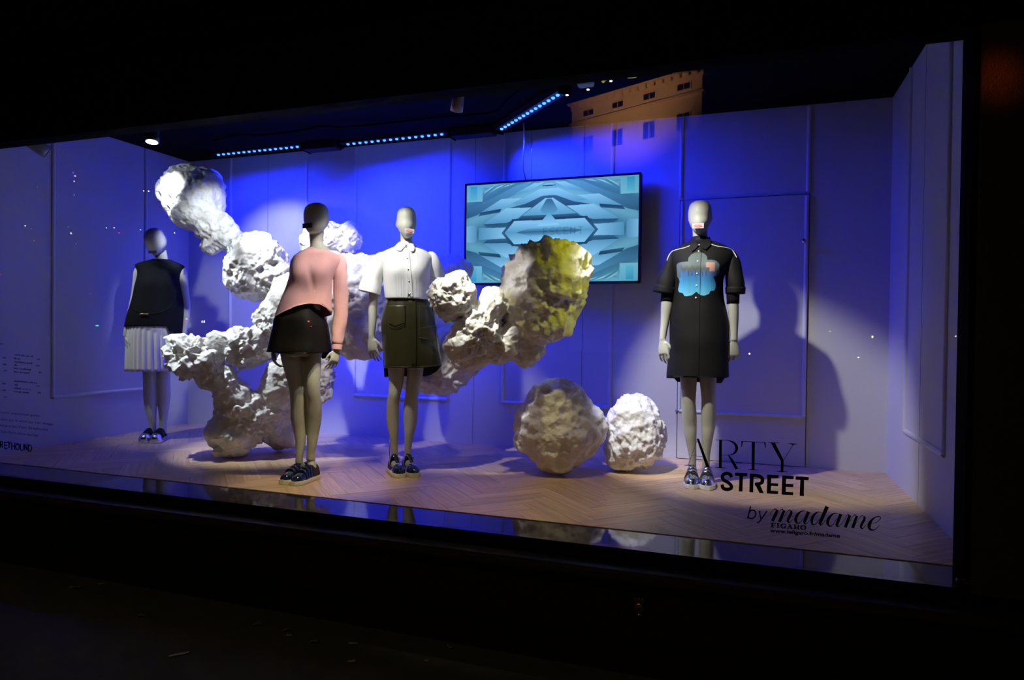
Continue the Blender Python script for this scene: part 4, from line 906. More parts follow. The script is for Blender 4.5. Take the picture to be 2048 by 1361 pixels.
for P in ([(1380, 492.5), (1368, 497), (1355, 500), (1345, 504), (1339, 511), (1334.5, 522)], [(1421, 489), (1435, 493.5), (1450, 496), (1462, 500), (1468, 507), (1473, 516)]): piping(bv, 'piping', P, M_PIPE, dro, .0032, .003)
bv = bvh_of([dro])
OUT = [(1353.6, 531), (1356.6, 526.7), (1364.7, 524.5), (1376.4, 523.7), (1377, 516.4), (1382.3, 509.8), (1389.6, 506), (1400, 504.6), (1408.7, 507.6), (1413.9, 513.4), (1414.6, 520.8), (1423.4, 520), (1433.7, 523), (1438.9, 529.6), (1437.4, 538.4), (1438.9, 545.8), (1432.3, 552.4), (1426.4, 553), (1430.8, 566.3), (1430.8, 575.2), (1427.8, 581.8), (1420.5, 582.5), (1417.6, 588.4), (1408, 591.8), (1400, 590.3), (1392.9, 583.7), (1383.8, 591), (1373.5, 593.2), (1369, 592.5), (1366, 586.6), (1358.8, 585), (1356.6, 580), (1360, 563.4), (1358.8, 559), (1355, 553), (1354.4, 542.8)]
def print_cols(p):
    u, v = p[:, 0], p[:, 1]; wob = 2.2 * np.sin(u * .55) + 1.5 * np.sin(u * 1.3)
    K = [500, 530, 537, 540, 546, 556, 572, 594]
    c = np.stack([np.interp(v + wob * .6, K, ch) for ch in ([.13, .17, .10, .09, .08, .06, .07, .20], [.19, .22, .12, .12, .20, .30, .45, .66], [.19, .22, .11, .16, .50, .70, .84, .92])], 1)
    edge = (u < 1362) | (u > 1431); c[edge & (v < 556)] = (.12, .19, .22)
    m = (u > 1412) & (u < 1429.5) & (v > 525) & (v < 543) & ~((u < 1419) & (v > 535)); c[m] = (.66, .36, .30)
    m = (np.sin(u * .9) > .55) & (v > 543) & (v < 552) & (u > 1375) & (u < 1415); c[m] *= .55
    return c
patch(bv, 'flower_print', OUT, attr_mat('printed_cotton', 0, .7), dro, .0028, 0, 46, None, print_cols, (1395, 548))
bv2 = bvh_of([dro])
piping(bv2, 'placket_edge', [(1403, 500), (1401, 540), (1400, 580), (1399, 640), (1398, 700), (1397, 752)], M_DRESS, dro, .0016, .003)
for u, v in ((1398, 491), (1397.5, 503), (1395.5, 523.5), (1394, 547.5), (1393.5, 571.5), (1392, 596)): button(bv2, u, v, M_PEARL, dro, .0062)
cc = [(1384.5, 447, .105), (1407.5, 446.5, .108), (1407.5, 456.5, .112), (1384.5, 457.5, .112)]
cd = card(fg, 'mouth_card', cc, M_CARD, e); cd['label'] = 'lilac card with pink lips stuck over the mouth'; lips(fg, cc, None, M_LIPS, cd)

# --- black sleeveless top, cream pleated skirt
dv = onz(307, 888)[:2] - onz(332, 876.5)[:2]
fg, e = figure('mannequin', 'grey mannequin in a black sleeveless top and cream pleated skirt', ((285, 888), (307, 888)), dv, 0.25)
ST_O = dict(upper=M_BCLOTH, sole=M_SILVER, sole_h=0.034, straps=[(.78, .985, .002, M_SILVER, 'toe_cap'), (.0, .10, .002, M_WSOLE, 'heel_panel'), (.42, .44, .004, M_PATENT, 'lace'), (.49, .51, .004, M_PATENT, 'lace'), (.56, .58, .004, M_PATENT, 'lace')])
sh = [shoe(e, (285, 888), dv, .25, .092, ST_O, 'black lace-up shoe with a silver toe and sole'), shoe(e, (307, 888), dv, .25, .092, ST_O, 'black lace-up shoe with a silver toe and sole')]
mb = MB()
mb.rings(head_rings(fg, [(456.4, 308.5, 313.5, 0, .012), (457.2, 304.5, 317.5, 0, .034), (459.2, 299.8, 322.3, 0, .055), (464, 294.3, 327.3, 0, .082), (472, 290.8, 330.8, 0, .098), (481, 290.3, 331.8, 0, .10), (489, 292, 331, .01, .092), (496, 295.5, 328, .02, .08), (502, 299.5, 323, .03, .06), (507.5, 304, 316, .04, .04), (510.5, 307, 312.5, .04, .02)]))
mb.rings(fg.limb([(317, 492, -.02, 12), (320.5, 503, -.02, 11.5), (322.5, 513, -.02, 11.5), (323.2, 521, -.022, 12.2), (323.5, 530, -.02, 13)]))
ell(mb, fg.pt(331, 483, -.02), fg.r * .011, fg.w * .02, (0, 0, .032))
mb.rings(fg.torso([(526, 296, 350, 0, .055), (534, 283, 360, 0, .07), (550, 283, 354, 0, .085), (580, 285, 350, 0, .09), (610, 286, 344, 0, .085), (640, 278, 346, 0, .10), (690, 275, 345, 0, .10), (720, 280, 342, 0, .08)], 40, 3))
mb.rings(fg.limb([(281, 535, 0, 6), (276.5, 545, 0, 8.6), (274.5, 565, -.01, 8.5), (270.5, 592, -.02, 8.1), (264.5, 620, -.01, 7.9), (258, 645, .0, 7.2), (253.5, 664, .01, 6.1), (252.3, 674, .015, 5.6)]))
mb.rings(fg.limb([(359, 533, 0, 6), (364, 543, 0, 8.8), (366.5, 562, 0, 8.8), (369, 585, 0, 8.3), (372, 610, 0, 8), (371, 635, .01, 7.4), (368.5, 655, .02, 6.4), (366, 672, .03, 5.5)]))
hand(mb, fg.pt(252.3, 674, .015), fg.pt(255, 712, .05) - fg.pt(252.3, 674, .015), -fg.w, fg.r, .155, (14, 24, 20))
hand(mb, fg.pt(366, 672, .03), fg.pt(363, 712, .06) - fg.pt(366, 672, .03), -fg.w - fg.r * .4, -fg.r, .155, (14, 24, 20))
mb.rings(fg.limb([(299.5, 715, 0, 14.5), (300, 745, 0, 13.2), (300, 770, 0, 12.4), (300.3, 790, -.01, 12.6), (301, 812, -.01, 11.3), (303, 830, 0, 8.8), (305, 845, 0, 7), (305.5, 856, 0, 6.3), (305, 868, 0, 6.5)], aspect=1.05))
mb.rings(fg.limb([(326, 715, .01, 14), (326.5, 745, .01, 12.8), (327.3, 770, .01, 12.1), (328, 790, 0, 12.2), (327.3, 812, 0, 10.4), (326.6, 830, .01, 8.4), (326, 845, .01, 7.3), (326, 856, .01, 6.9), (326, 868, .01, 7)], aspect=1.05))
feet(mb, fg, sh, ((305, 868), (326, 868)))
body(fg, e, mb)
sk = fg.torso([(636, 266, 338, 0, .115), (655, 260, 341, 0, .125), (690, 258, 343, 0, .135), (741.5, 257, 345, 0, .15)], 240, 6); sk = pleat(sk, 30, .002, .007, 0, 2.5)
sko = shell('pleated_skirt', [sk], M_SATIN, e, .002); sko['label'] = 'cream satin skirt in fine pleats'
tp = fg.torso([(519.5, 308, 341, -.01, .05), (523, 300, 348, -.01, .062), (527, 287, 357.5, 0, .072), (532, 277.5, 364.5, 0, .082), (540, 278, 361, 0, .09), (550, 279, 356.5, 0, .097), (560, 277.5, 355, 0, .105), (575, 274, 357, 0, .115), (590, 271.5, 360, 0, .12), (610, 267, 362, 0, .12), (630, 261, 362, 0, .128), (645, 258, 361.8, 0, .132), (654, 256.5, 361.5, 0, .135), (680, 256, 361, 0, .14)], 80, 4)
tp = push(tp, fg, [(295, 565, .06, .028), (335, 565, .06, .024), (300, 612, .10, .016)]); tp = crumple(tp, .003, 3, 5, 31)
tp = hem(tp, fg, [(250, 653), (336, 653), (339, 668), (365, 668)], [(250, 655), (336, 668), (339, 682), (352, 682), (356, 668), (365, 666)])
tpo = shell('sleeveless_top', [tp], M_BCLOTH, e, .003); tpo['label'] = 'black sleeveless top with a side slit'
bv = bvh_of([tpo])
piping(bv, 'overlay_hem', [(263, 614), (270, 621), (283, 626), (305, 628), (322, 625), (338, 616), (346, 604)], M_BCLOTH, tpo, .006, .001)
patch(bv, 'gold_reflection', [(280, 627.5), (297, 627.5), (297, 630.5), (280, 630.5)], M_BRASS, tpo, .009, .004, 3)  # gold reflection in the pane, put in as a small brass patch
cc = [(296, 502, .09), (312, 501, .125), (313, 506.5, .125), (297.5, 507.5, .09)]
cd = card(fg, 'mouth_card', cc, M_DCARD, e); cd['label'] = 'dark card stuck over the mouth'
rod(fg, e, 320, 835, -.06)
#PART4
# ------------------------------------------------------------------ vinyl lettering on the outside of the glass
YV = YG - 0.0075
def flat(name, polys, m, parent=None, depth=0.0004):
    """px outlines cut from vinyl film on the pane"""
    V = []; Fc = []
    for P in polys:
        k = len(V); n = len(P); q = [onY(u, v, YV) for u, v in P]
        V += [tuple(p) for p in q] + [(p[0], p[1] + depth, p[2]) for p in q]
        Fc += [tuple(range(k, k + n)), tuple(range(k + 2 * n - 1, k + n - 1, -1))] + [(k + i, k + n + i, k + n + (i + 1) % n, k + (i + 1) % n) for i in range(n)]
    return obj(name, V, Fc, m, parent, False)
def stroke(pts, w, sub=6):
    pts = np.array(pts, float); w = np.array(w if hasattr(w, '__len__') else [w] * len(pts), float)
    C = catmull(np.c_[pts, w], sub) if len(pts) > 2 else np.c_[pts, w]
    t = np.gradient(C[:, :2], axis=0); t /= np.linalg.norm(t, axis=1)[:, None] + 1e-9; nn = np.c_[-t[:, 1], t[:, 0]]
    a = C[:, :2] + nn * C[:, 2:3] / 2; b_ = C[:, :2] - nn * C[:, 2:3] / 2
    return [[tuple(a[i]), tuple(a[i + 1]), tuple(b_[i + 1]), tuple(b_[i])] for i in range(len(C) - 1)]
def word(name, label, letters, k, ox, oy, m=None):
    allp = [p for L in letters for P in L for p in P]; c = onY(ox + sum(p[0] for p in allp) / len(allp) / k, oy + sum(p[1] for p in allp) / len(allp) / k, YV)
    e = empty(name, c, label, 'lettering')
    for L in letters: flat('letter', [[(ox + x / k, oy + y / k) for x, y in P] for P in L], m or M_VINYL, e)
    return e
K1, OX1, OY1 = 7.585, 1360, 870
A_ = [[(255, 68), (272, 58), (290, 68), (447, 492), (397, 492)]] + stroke([(258, 90), (122, 465)], [7, 6]) + stroke([(180, 322), (350, 331)], 5) + stroke([(62, 466), (128, 462), (192, 468)], [4, 14, 4]) + stroke([(372, 484), (430, 490), (490, 496)], [4, 9, 4])
R_ = [[(595, 82), (637, 82), (632, 500), (590, 498)]] + stroke([(533, 78), (650, 81)], [5, 9]) + stroke([(528, 496), (610, 500), (708, 507)], [4, 14, 4]) + stroke([(632, 83), (740, 88), (825, 130), (860, 200), (838, 265), (780, 303), (700, 309), (634, 308)], [7, 11, 33, 44, 36, 14, 6, 5]) + stroke([(735, 312), (790, 395), (862, 522)], [16, 38, 44]) + stroke([(840, 520), (935, 520)], [10, 4])
T_ = [[(1090, 105), (1136, 108), (1130, 530), (1085, 530)], [(930, 96), (957, 98), (938, 188), (930, 188)], [(1273, 114), (1300, 116), (1302, 208), (1296, 208)]] + stroke([(930, 99), (1300, 118)], 9) + stroke([(1028, 526), (1105, 531), (1188, 539)], [4, 14, 4])
Y_ = [[(1378, 123), (1442, 127), (1572, 384), (1572, 402), (1530, 402)], [(1530, 395), (1572, 392), (1568, 558), (1526, 556)], [(1660, 136), (1765, 140), (1715, 160)]] + stroke([(1325, 117), (1420, 124), (1512, 126)], [4, 14, 4]) + stroke([(1722, 145), (1566, 392)], 8) + stroke([(1638, 133), (1715, 138), (1792, 141)], [4, 12, 4]) + stroke([(1458, 554), (1550, 560), (1640, 567)], [4, 14, 4])
word('arty_lettering', 'thin black serif word ARTY on the glass, topmost of the block of words', [A_, R_, T_, Y_], K1, OX1, OY1)
S2 = stroke([(778, 648), (768, 610), (715, 588), (660, 604), (642, 645), (664, 690), (715, 716), (764, 756), (781, 795), (764, 820), (708, 830), (656, 812), (638, 760)], 51)
T2 = [[(837, 577), (1022, 585), (1018, 632), (833, 622)], [(903, 600), (955, 602), (948, 863), (893, 862)]]
R2 = [[(1060, 590), (1118, 592), (1110, 875), (1052, 873)], [(1138, 752), (1202, 738), (1272, 888), (1205, 885)]] + stroke([(1090, 617), (1170, 621), (1232, 648), (1251, 692), (1226, 738), (1135, 753)], [50, 50, 52, 55, 52, 48])
E2 = [[(1325, 607), (1385, 609), (1378, 895), (1318, 892)], [(1325, 607), (1497, 615), (1494, 662), (1325, 655)], [(1370, 735), (1490, 740), (1488, 783), (1370, 777)], [(1318, 848), (1490, 858), (1487, 902), (1318, 893)]]
E3 = [[(1550, 620), (1610, 622), (1603, 912), (1543, 908)], [(1550, 620), (1725, 630), (1722, 677), (1550, 668)], [(1600, 748), (1720, 752), (1718, 797), (1600, 792)], [(1543, 866), (1718, 874), (1715, 920), (1543, 908)]]
T3 = [[(1755, 632), (1953, 645), (1950, 693), (1753, 682)], [(1827, 660), (1883, 663), (1880, 932), (1815, 928)]]
word('street_lettering', 'heavy black sans-serif word STREET on the glass', [S2, T2, R2, E2, E3, T3], K1, OX1, OY1)
K2, OX2, OY2 = 12.8, 1480, 1000
word('by_lettering', 'light slanted word by on the glass left of the script word', [stroke([(272, 172), (196, 490)], 34) + stroke([(238, 310), (310, 268), (375, 287), (402, 350), (388, 420), (340, 474), (280, 488), (228, 462), (208, 410)], 33),
      stroke([(495, 283), (530, 490)], 34) + stroke([(692, 293), (540, 505), (490, 575), (435, 590)], [32, 33, 30, 26])], K2, OX2, OY2)
sh_ = lambda P, d=1792: [(x + d, y) for x, y in P]
m1 = stroke([(765, 378), (850, 262), (935, 240)], [9, 14, 30]) + stroke([(958, 262), (830, 552)], [70, 78]) + stroke([(900, 475), (1035, 268), (1105, 250)], [8, 14, 30]) + stroke([(1132, 275), (1010, 572)], [66, 78]) + stroke([(1085, 500), (1215, 295), (1290, 268)], [8, 14, 30]) + stroke([(1305, 282), (1310, 350), (1255, 460), (1225, 540), (1250, 588), (1300, 560), (1365, 500)], [44, 60, 66, 58, 32, 14, 8])
a1 = stroke([(1690, 310), (1640, 285), (1550, 310), (1462, 400), (1425, 510), (1455, 592), (1530, 590), (1620, 490), (1715, 330)], [10, 14, 34, 66, 76, 46, 20, 12, 10]) + stroke([(1755, 308), (1645, 580)], [86, 70]) + stroke([(1640, 560), (1665, 622), (1720, 600), (1790, 520)], [64, 32, 14, 8])
d1 = stroke(sh_([(310, 345), (255, 315), (175, 330), (90, 410), (48, 510), (52, 605), (92, 645), (155, 610), (240, 500)]), [10, 14, 34, 62, 74, 52, 30, 16, 10]) + stroke(sh_([(440, 178), (250, 610)]), [100, 78]) + stroke(sh_([(250, 590), (275, 652), (335, 605), (400, 510)]), [66, 32, 14, 8])
a2 = stroke(sh_([(720, 375), (680, 350), (595, 365), (500, 450), (452, 560), (472, 655), (535, 678), (610, 610), (700, 470)]), [10, 14, 34, 64, 76, 48, 24, 14, 10]) + stroke(sh_([(788, 372), (682, 650)]), [84, 70]) + stroke(sh_([(680, 630), (705, 690), (765, 660), (850, 560)]), [64, 32, 14, 8])
m2 = stroke(sh_([(860, 565), (950, 405), (1005, 382)]), [8, 14, 30]) + stroke(sh_([(1022, 402), (903, 712)]), [72, 80]) + stroke(sh_([(985, 600), (1115, 412), (1180, 396)]), [8, 14, 30]) + stroke(sh_([(1200, 420), (1090, 728)]), [66, 80]) + stroke(sh_([(1160, 640), (1300, 432), (1365, 414)]), [8, 14, 30]) + stroke(sh_([(1390, 428), (1392, 500), (1335, 610), (1305, 690), (1335, 742), (1380, 715), (1445, 645)]), [44, 60, 66, 58, 32, 14, 8])
e1 = stroke(sh_([(1545, 605), (1650, 600), (1755, 545), (1802, 475), (1780, 436), (1700, 440), (1605, 500), (1535, 595), (1512, 690), (1552, 768), (1640, 776), (1720, 720), (1775, 655)]), [8, 11, 15, 24, 22, 22, 46, 80, 80, 52, 24, 16, 10])
word('madame_lettering', 'bold slanted script word madame on the glass', [m1, a1, d1, a2, m2, e1], K2, OX2, OY2)
def glyphbox(x0, x1, y0, y1, slope, strokes_):
    out = []; W, H = x1 - x0, y1 - y0
    for pts, w in strokes_: out += stroke([(x0 + x * W, y0 + y * H + slope * x * W) for x, y in pts], np.array(w) if hasattr(w, '__len__') else w, 5)
    return out
sl = .073
word('figaro_lettering', 'small heavy slab-serif word FIGARO on the glass under the script word', [
    glyphbox(785, 915, 590, 705, sl, [([(.32, 0), (.32, 1)], 42), ([(.0, .08), (1, .08)], 20), ([(.95, .0), (.95, .32)], 14), ([(.3, .5), (.75, .5)], 20), ([(.72, .34), (.72, .66)], 12), ([(0, .93), (.7, .93)], 20)]),
    glyphbox(935, 1012, 600, 715, sl, [([(.5, 0), (.5, 1)], 42), ([(0, .07), (1, .07)], 20), ([(0, .93), (1, .93)], 20)]),
    glyphbox(1030, 1185, 610, 728, sl, [([(.92, .30), (.70, .10), (.42, .08), (.18, .30), (.16, .65), (.40, .92), (.68, .92), (.86, .75)], [16, 18, 24, 42, 42, 26, 22, 24]), ([(.60, .60), (1, .60)], 20), ([(.84, .6), (.84, 1)], 32), ([(.92, .04), (.92, .34)], 12)]),
    glyphbox(1205, 1345, 628, 742, sl, [([(.42, .04), (.14, .92)], 16), ([(.48, .04), (.80, .92)], 42), ([(.24, .66), (.66, .66)], 16), ([(0, .93), (.36, .93)], 20), ([(.56, .93), (1.04, .93)], 20)]),
    glyphbox(1365, 1530, 635, 752, sl, [([(.26, 0), (.26, 1)], 42), ([(0, .07), (.55, .07), (.80, .16), (.82, .36), (.58, .52), (.26, .52)], [20, 20, 30, 38, 22, 16]), ([(0, .93), (.5, .93)], 20), ([(.52, .5), (.72, .70), (.78, .92), (1.0, .94)], [18, 40, 32, 16])]),
    glyphbox(1542, 1695, 650, 768, sl, [([(.5, .07), (.18, .26), (.18, .74), (.5, .93), (.82, .74), (.82, .26), (.5, .07)], [18, 40, 42, 18, 40, 42, 18])])], K2, OX2, OY2)

def typeset(text, quad, name, m, parent=None, bold=0.0):
    """set a line in the built-in typeface and lay it into a px quad: top left, top right, bottom right, bottom left"""
    cu = bpy.data.curves.new('text_tmp', 'FONT'); cu.body = text; cu.offset = bold; cu.resolution_u = 3
    o = bpy.data.objects.new('text_tmp', cu); COL.objects.link(o); dg = bpy.context.evaluated_depsgraph_get(); dg.update()
    me = bpy.data.meshes.new_from_object(o.evaluated_get(dg)); bpy.data.objects.remove(o); bpy.data.curves.remove(cu)
    v = np.array([x.co[:2] for x in me.vertices]); fc = [tuple(p.vertices) for p in me.polygons]; bpy.data.meshes.remove(me)
    v = (v - v.min(0)) / (v.max(0) - v.min(0)); q = np.array(quad, float); s_, t_ = v[:, :1], 1 - v[:, 1:]
    P = q[0] * (1 - s_) * (1 - t_) + q[1] * s_ * (1 - t_) + q[2] * s_ * t_ + q[3] * (1 - s_) * t_
    return obj(name, [onY(u, w, YV) for u, w in P], fc, m, parent, False)
o = typeset('www.lefigaro.fr/madame', [(OX2 + x / K2, OY2 + y / K2) for x, y in ((765, 735), (2557, 876), (2557, 1008), (765, 868))], 'web_address', M_VINYL, None, .03)
tag(o, 'small bold web address lettering on the glass, lowest of the block of words', 'lettering')
K3, OX3, OY3 = 22.76, 0, 870
def gb(x0, x1, y0, y1, st): return glyphbox(x0, x1, y0, y1, .02, st)
word('greyhound_lettering', 'quirky bold black word GREYHOUND on the glass, running out of the frame', [
    gb(-175, -20, 270, 575, [([(.95, .22), (.6, .06), (.2, .3), (.18, .7), (.55, .95), (.88, .78), (.88, .55), (.55, .55)], 44)]),
    gb(0, 150, 290, 590, [([(.16, 0), (.16, 1)], 48), ([(.1, .08), (.7, .1), (.85, .28), (.65, .48), (.2, .5)], 42), ([(.45, .5), (.9, 1)], 46)]),
    gb(195, 345, 325, 655, [([(.14, 0), (.14, .95)], 44), ([(0, .05), (1, .1)], 38), ([(.1, .48), (.85, .48)], 36), ([(.1, .93), (1.0, .95)], 42)]),
    gb(345, 490, 300, 612, [([(.12, 0), (.5, .52)], 42), ([(.92, .04), (.5, .52)], 42), ([(.48, .45), (.46, 1)], 50)]),
    gb(510, 690, 360, 692, [([(.12, 0), (.12, 1)], 46), ([(.88, 0), (.88, 1)], 46), ([(.1, .48), (.9, .48)], 38)]),
    gb(705, 882, 375, 705, [([(.5, .05), (.12, .3), (.12, .72), (.5, .95), (.88, .72), (.88, .3), (.5, .05)], 42), ([(.45, .05), (.55, .3)], 60)]),
    gb(910, 1082, 408, 738, [([(.12, 0), (.12, .72), (.5, .95), (.88, .72), (.88, 0)], [44, 44, 44, 36, 34])]),
    gb(1098, 1252, 408, 730, [([(.12, 0), (.12, 1)], 40), ([(.12, .05), (.88, .95)], 50), ([(.88, 0), (.88, 1)], 40)]),
    gb(1278, 1455, 458, 770, [([(.14, 0), (.14, 1)], 48), ([(.1, .06), (.6, .08), (.9, .4), (.86, .75), (.55, .94), (.1, .95)], 44)])], K3, OX3, OY3)
nt_ = empty('opening_notice', onY(40, 850, YV), 'four small dark lines of text on the glass above the word GREYHOUND', 'lettering')
for txt, x0, x1, ya, yb, h in (('concept store multimarques', -40, 78.6, 822, 832.6, 5.2), ('mardi du 2 mars au 4 avril au 1er étage', -50, 106, 834.5, 849.5, 6.2), ('national contemporain Tom Greyhound', -45, 95.6, 847.5, 860.5, 6.2), ('from March 2nd to April 4th', 2, 76, 864, 872.5, 5.8)):
    typeset(txt, [(x0, ya - h / 2), (x1, yb - h / 2), (x1, yb + h / 2), (x0, ya + h / 2)], 'text_line', M_GREYV, nt_, .0)
pl = empty('price_list', onY(45, 745, YV), 'faint columns of tiny illegible print on the glass at the far left', 'lettering')
rr = random.Random(3)
def marks(x0, x1, y, h):
    P = []; x = x0
    while x < x1:
        hh = h * rr.choice((.6, .6, .75, 1)); w = rr.uniform(.5, .9); yy = y + (x - x0) * .09
        if rr.random() > .14: P.append([(x, yy - hh), (x + w, yy - hh), (x + w, yy), (x, yy)]); P.append([(x, yy - hh), (x + 1.1, yy - hh), (x + 1.1, yy - hh + .6), (x, yy - hh + .6)])
        x += rr.uniform(1.1, 1.6)
    flat('text_line', P, M_GREYV, pl)
for y, x1 in ((711.5, 66), (718.5, 40), (725.5, 64), (732, 34), (738.5, 62), (745.5, 58), (764, 73), (771, 36), (778, 61), (785, 58)): marks(28, x1, y, 3.0)
for x0, y in ((73, 720), (73, 733), (76, 746.5), (73, 773.5), (75, 787), (5, 717), (5, 730), (7, 743), (5, 769), (4, 782), (7, 795.5), (0, 689)): marks(x0, x0 + 6.5, y, 2.6)

# ------------------------------------------------------------------ street side: lock, latch, litter
lc = onY(1278, 1217, YG - .062); e = empty('brass_lock', lc, 'small brass lock plate on the black plinth below the word STREET', 'lock')
MB().tube([lc + np.array([0, .004, 0]), lc + np.array([0, -.006, 0]), lc + np.array([0, -.009, 0])], [.025, .025, .018], 24).obj('plate', M_BRASS, e, True)
for dx in (-.014, 0, .014): MB().bbox(lc[0] + dx - .0045, lc[0] + dx + .0045, lc[1] - .006, lc[1] + .004, lc[2] + .022, lc[2] + .044, .001).obj('prong', M_BRASS, e)
MB().bbox(lc[0] - .004, lc[0] + .004, lc[1] - .0105, lc[1] - .008, lc[2] - .012, lc[2] + .006, .0005).obj('keyhole', M_GAP, e)
MB().ball((lc[0], lc[1] - .004, lc[2] - .030), .010, .006, .008).obj('knob', M_BRASS, e, True)
lp = onY(1928, 1163, YG - .165); e = empty('sill_latch', lp, 'small pale metal latch at the right end of the outer sill', 'latch')
MB().bbox(lp[0] - .026, lp[0] + .026, lp[1] - .008, lp[1] + .006, lp[2] - .008, lp[2] + .008, .002).obj('plate', M_STEEL, e)
MB().cyl((lp[0] - .012, lp[1] - .012, lp[2]), (lp[0] - .012, lp[1] - .006, lp[2]), .005).obj('screw', M_GAP, e); MB().cyl((lp[0] + .012, lp[1] - .012, lp[2]), (lp[0] + .012, lp[1] - .006, lp[2]), .005).obj('screw', M_GAP, e)
def litter(u, v, L, W, ang, m, name, label, group, cat):
    c = onz(u, v, ZS); ca, sa = math.cos(ang), math.sin(ang); V = []; Fc = []
    for i, t in enumerate(np.linspace(0, 1, 7)):
        w = W / 2 * (math.sin(math.pi * min(.98, t * .92 + .05)) ** .7 if name == 'dry_leaf' else 1 - .25 * math.sin(7 * t + u)); x = (t - .5) * L; z = .002 + (.010 if name == 'dry_leaf' else .003) * math.sin(3 * t + u) ** 2
        for y, dz in ((-w, .006), (0, 0), (w, .004)): V.append((c[0] + x * ca - y * sa, c[1] + x * sa + y * ca, ZS + z + dz))
    for i in range(6):
        for k in (0, 1): Fc.append((i * 3 + k, i * 3 + k + 1, i * 3 + k + 4, i * 3 + k + 3))
    o = obj(name, V, Fc, m, None, True); solid(o, .0012, 1); return tag(o, label, cat, group)
LT_ = 'fallen leaves and scraps on the pavement'
for (u, v, L, W, a, lab) in ((150, 1178, .075, .045, .1, 'widest dry leaf on the pavement, nearest the left edge'), (283, 1235, .04, .02, .6, 'small curled leaf alone on the pavement left of the others'), (515, 1252, .05, .035, .3, 'curled ring-like dry leaf on the pavement'), (575, 1264, .055, .022, .7, 'forked dry leaf just right of the ring-like one'), (628, 1287, .045, .03, .1, 'brown crumpled leaf on the pavement between the forked leaf and a paper strip'), (900, 1298, .035, .018, -.2, 'brown leaf closest to the plinth on the pavement')):
    litter(u, v, L, W, a, M_LEAF, 'dry_leaf', lab, LT_, 'leaf')
for (u, v, L, W, a, lab) in ((55, 1132, .05, .014, .2, 'pale paper strip by the plinth at the far left'), (203, 1170, .03, .014, .9, 'tiny white paper scrap right of the widest leaf'), (359, 1312, .085, .018, .9, 'long pale stick lying on the pavement nearest the viewer'), (706, 1290, .045, .012, .15, 'thin paper strip right of the brown crumpled leaf'), (703, 1326, .035, .02, .3, 'crumpled paper scrap in front of the thin paper strip'), (577, 1274, .03, .02, .0, 'white paper scrap just below the forked leaf'), (853, 1325, .014, .012, .4, 'tiny white paper crumb at the near edge of the pavement')):
    litter(u, v, L, W, a, M_PAPER, 'paper_scrap', lab, LT_, 'scrap')

# ------------------------------------------------------------------ across the street: what the pane mirrors
def mirror(u, v, Yreal):
    """the real point behind the viewer that the pane shows at this pixel"""
    p = onY(u, v, 2 * (YG - .006) - Yreal); return np.array([p[0], Yreal, p[2]])
M_STONE = mat('pale_city_stone', (0.62, 0.50, 0.36), 0.8, noise=(2.0, 0.12), bump=(6, 0.2, 0.02))
M_WARMLAMP = mat('warm_lamp', (0.9, 0.8, 0.6), 0.4, emit=((1.0, 0.80, 0.52), 60))
M_WHITELAMP = mat('white_lamp', (0.9, 0.9, 0.9), 0.4, emit=((0.9, 0.92, 1.0), 60))
M_REDLAMP = mat('red_lamp', (0.8, 0.1, 0.1), 0.4, emit=((1.0, 0.03, 0.05), 34))
M_GREENLAMP = mat('green_lamp', (0.1, 0.8, 0.3), 0.4, emit=((0.02, 1.0, 0.22), 16))
def lamp(u, v, Y, wpx, m, label, group, hpx=None):
    p = mirror(u, v, Y); dist = 2 * (YG) - Y; r = wpx * 0.76 / 2 * dist * 1.06 / F; e = empty('distant_lamp', p, label, 'lamp', group)
    MB().ball(p, r, r * .8, r * ((hpx or wpx) / wpx), 12).obj('bulb', m, e, True)
    MB().cyl((p[0], p[1] - r * .3, p[2] + r * .9), (p[0], p[1] - r * .3, p[2] + r * 1.5), r * .9, r * .4, 10).obj('cap', M_BLACK, e, True)
ORD = 'first second third fourth fifth sixth seventh eighth ninth tenth eleventh twelfth thirteenth fourteenth fifteenth sixteenth seventeenth eighteenth'.split()
def nth(items, it, what): return ORD[sorted(items).index(it)] + ' ' + what
G1, L1 = 'warm street lamps across the road', 'small warm street lamp across the road, mirrored in the glass'
IT = ((150, 352, 3.2), (146, 346, 2), (50, 452, 3.5), (142, 467, 4), (136, 454, 2.5), (62, 458, 2), (68, 482, 2.5), (287, 382, 2.5), (297, 383, 3), (75, 374, 2.5), (148, 390, 2.5), (148, 363, 2.2), (1717, 715, 3), (1745, 674, 4), (1499, 708, 3.5), (1912, 673, 3), (152, 488, 2))
for u, v, w in IT: lamp(u, v, -28 - (u % 7), w, M_WARMLAMP, nth(IT, (u, v, w), 'small warm street lamp from the left mirrored in the glass'), G1)
G2, L2 = 'white lamps across the road', 'small white lamp across the road, mirrored in the glass'
IT = ((213, 456, 3), (228, 456, 3.2), (281, 460, 2.5), (349, 466, 2.2), (404, 644, 2.5), (408, 644, 2.5))
for u, v, w in IT: lamp(u, v, -26 - (u % 5), w, M_WHITELAMP, nth(IT, (u, v, w), 'small white lamp from the left mirrored in the glass'), G2, 7 if u in (404, 408) else None)
G3, L3 = 'red signal lamps across the road', 'small red signal lamp across the road, mirrored in the glass'
IT = ((238, 466, 4.5), (373, 638, 7), (1, 549, 5), (180, 588, 3), (617, 643, 6), (622, 653, 3), (629, 582, 4), (229, 651, 2))
for u, v, w in IT: lamp(u, v, -24 - (u % 5), w, M_REDLAMP, nth(IT, (u, v, w), 'small red signal lamp from the left mirrored in the glass'), G3, w * .6)
lamp(194, 652, -25, 11, M_GREENLAMP, 'green traffic signal across the road, mirrored at the left of the glass', 'green signal lamps across the road', 4.5); lamp(1660, 663, -25, 5, M_GREENLAMP, 'smaller green signal across the road, mirrored near the right shadow', 'green signal lamps across the road', 2)
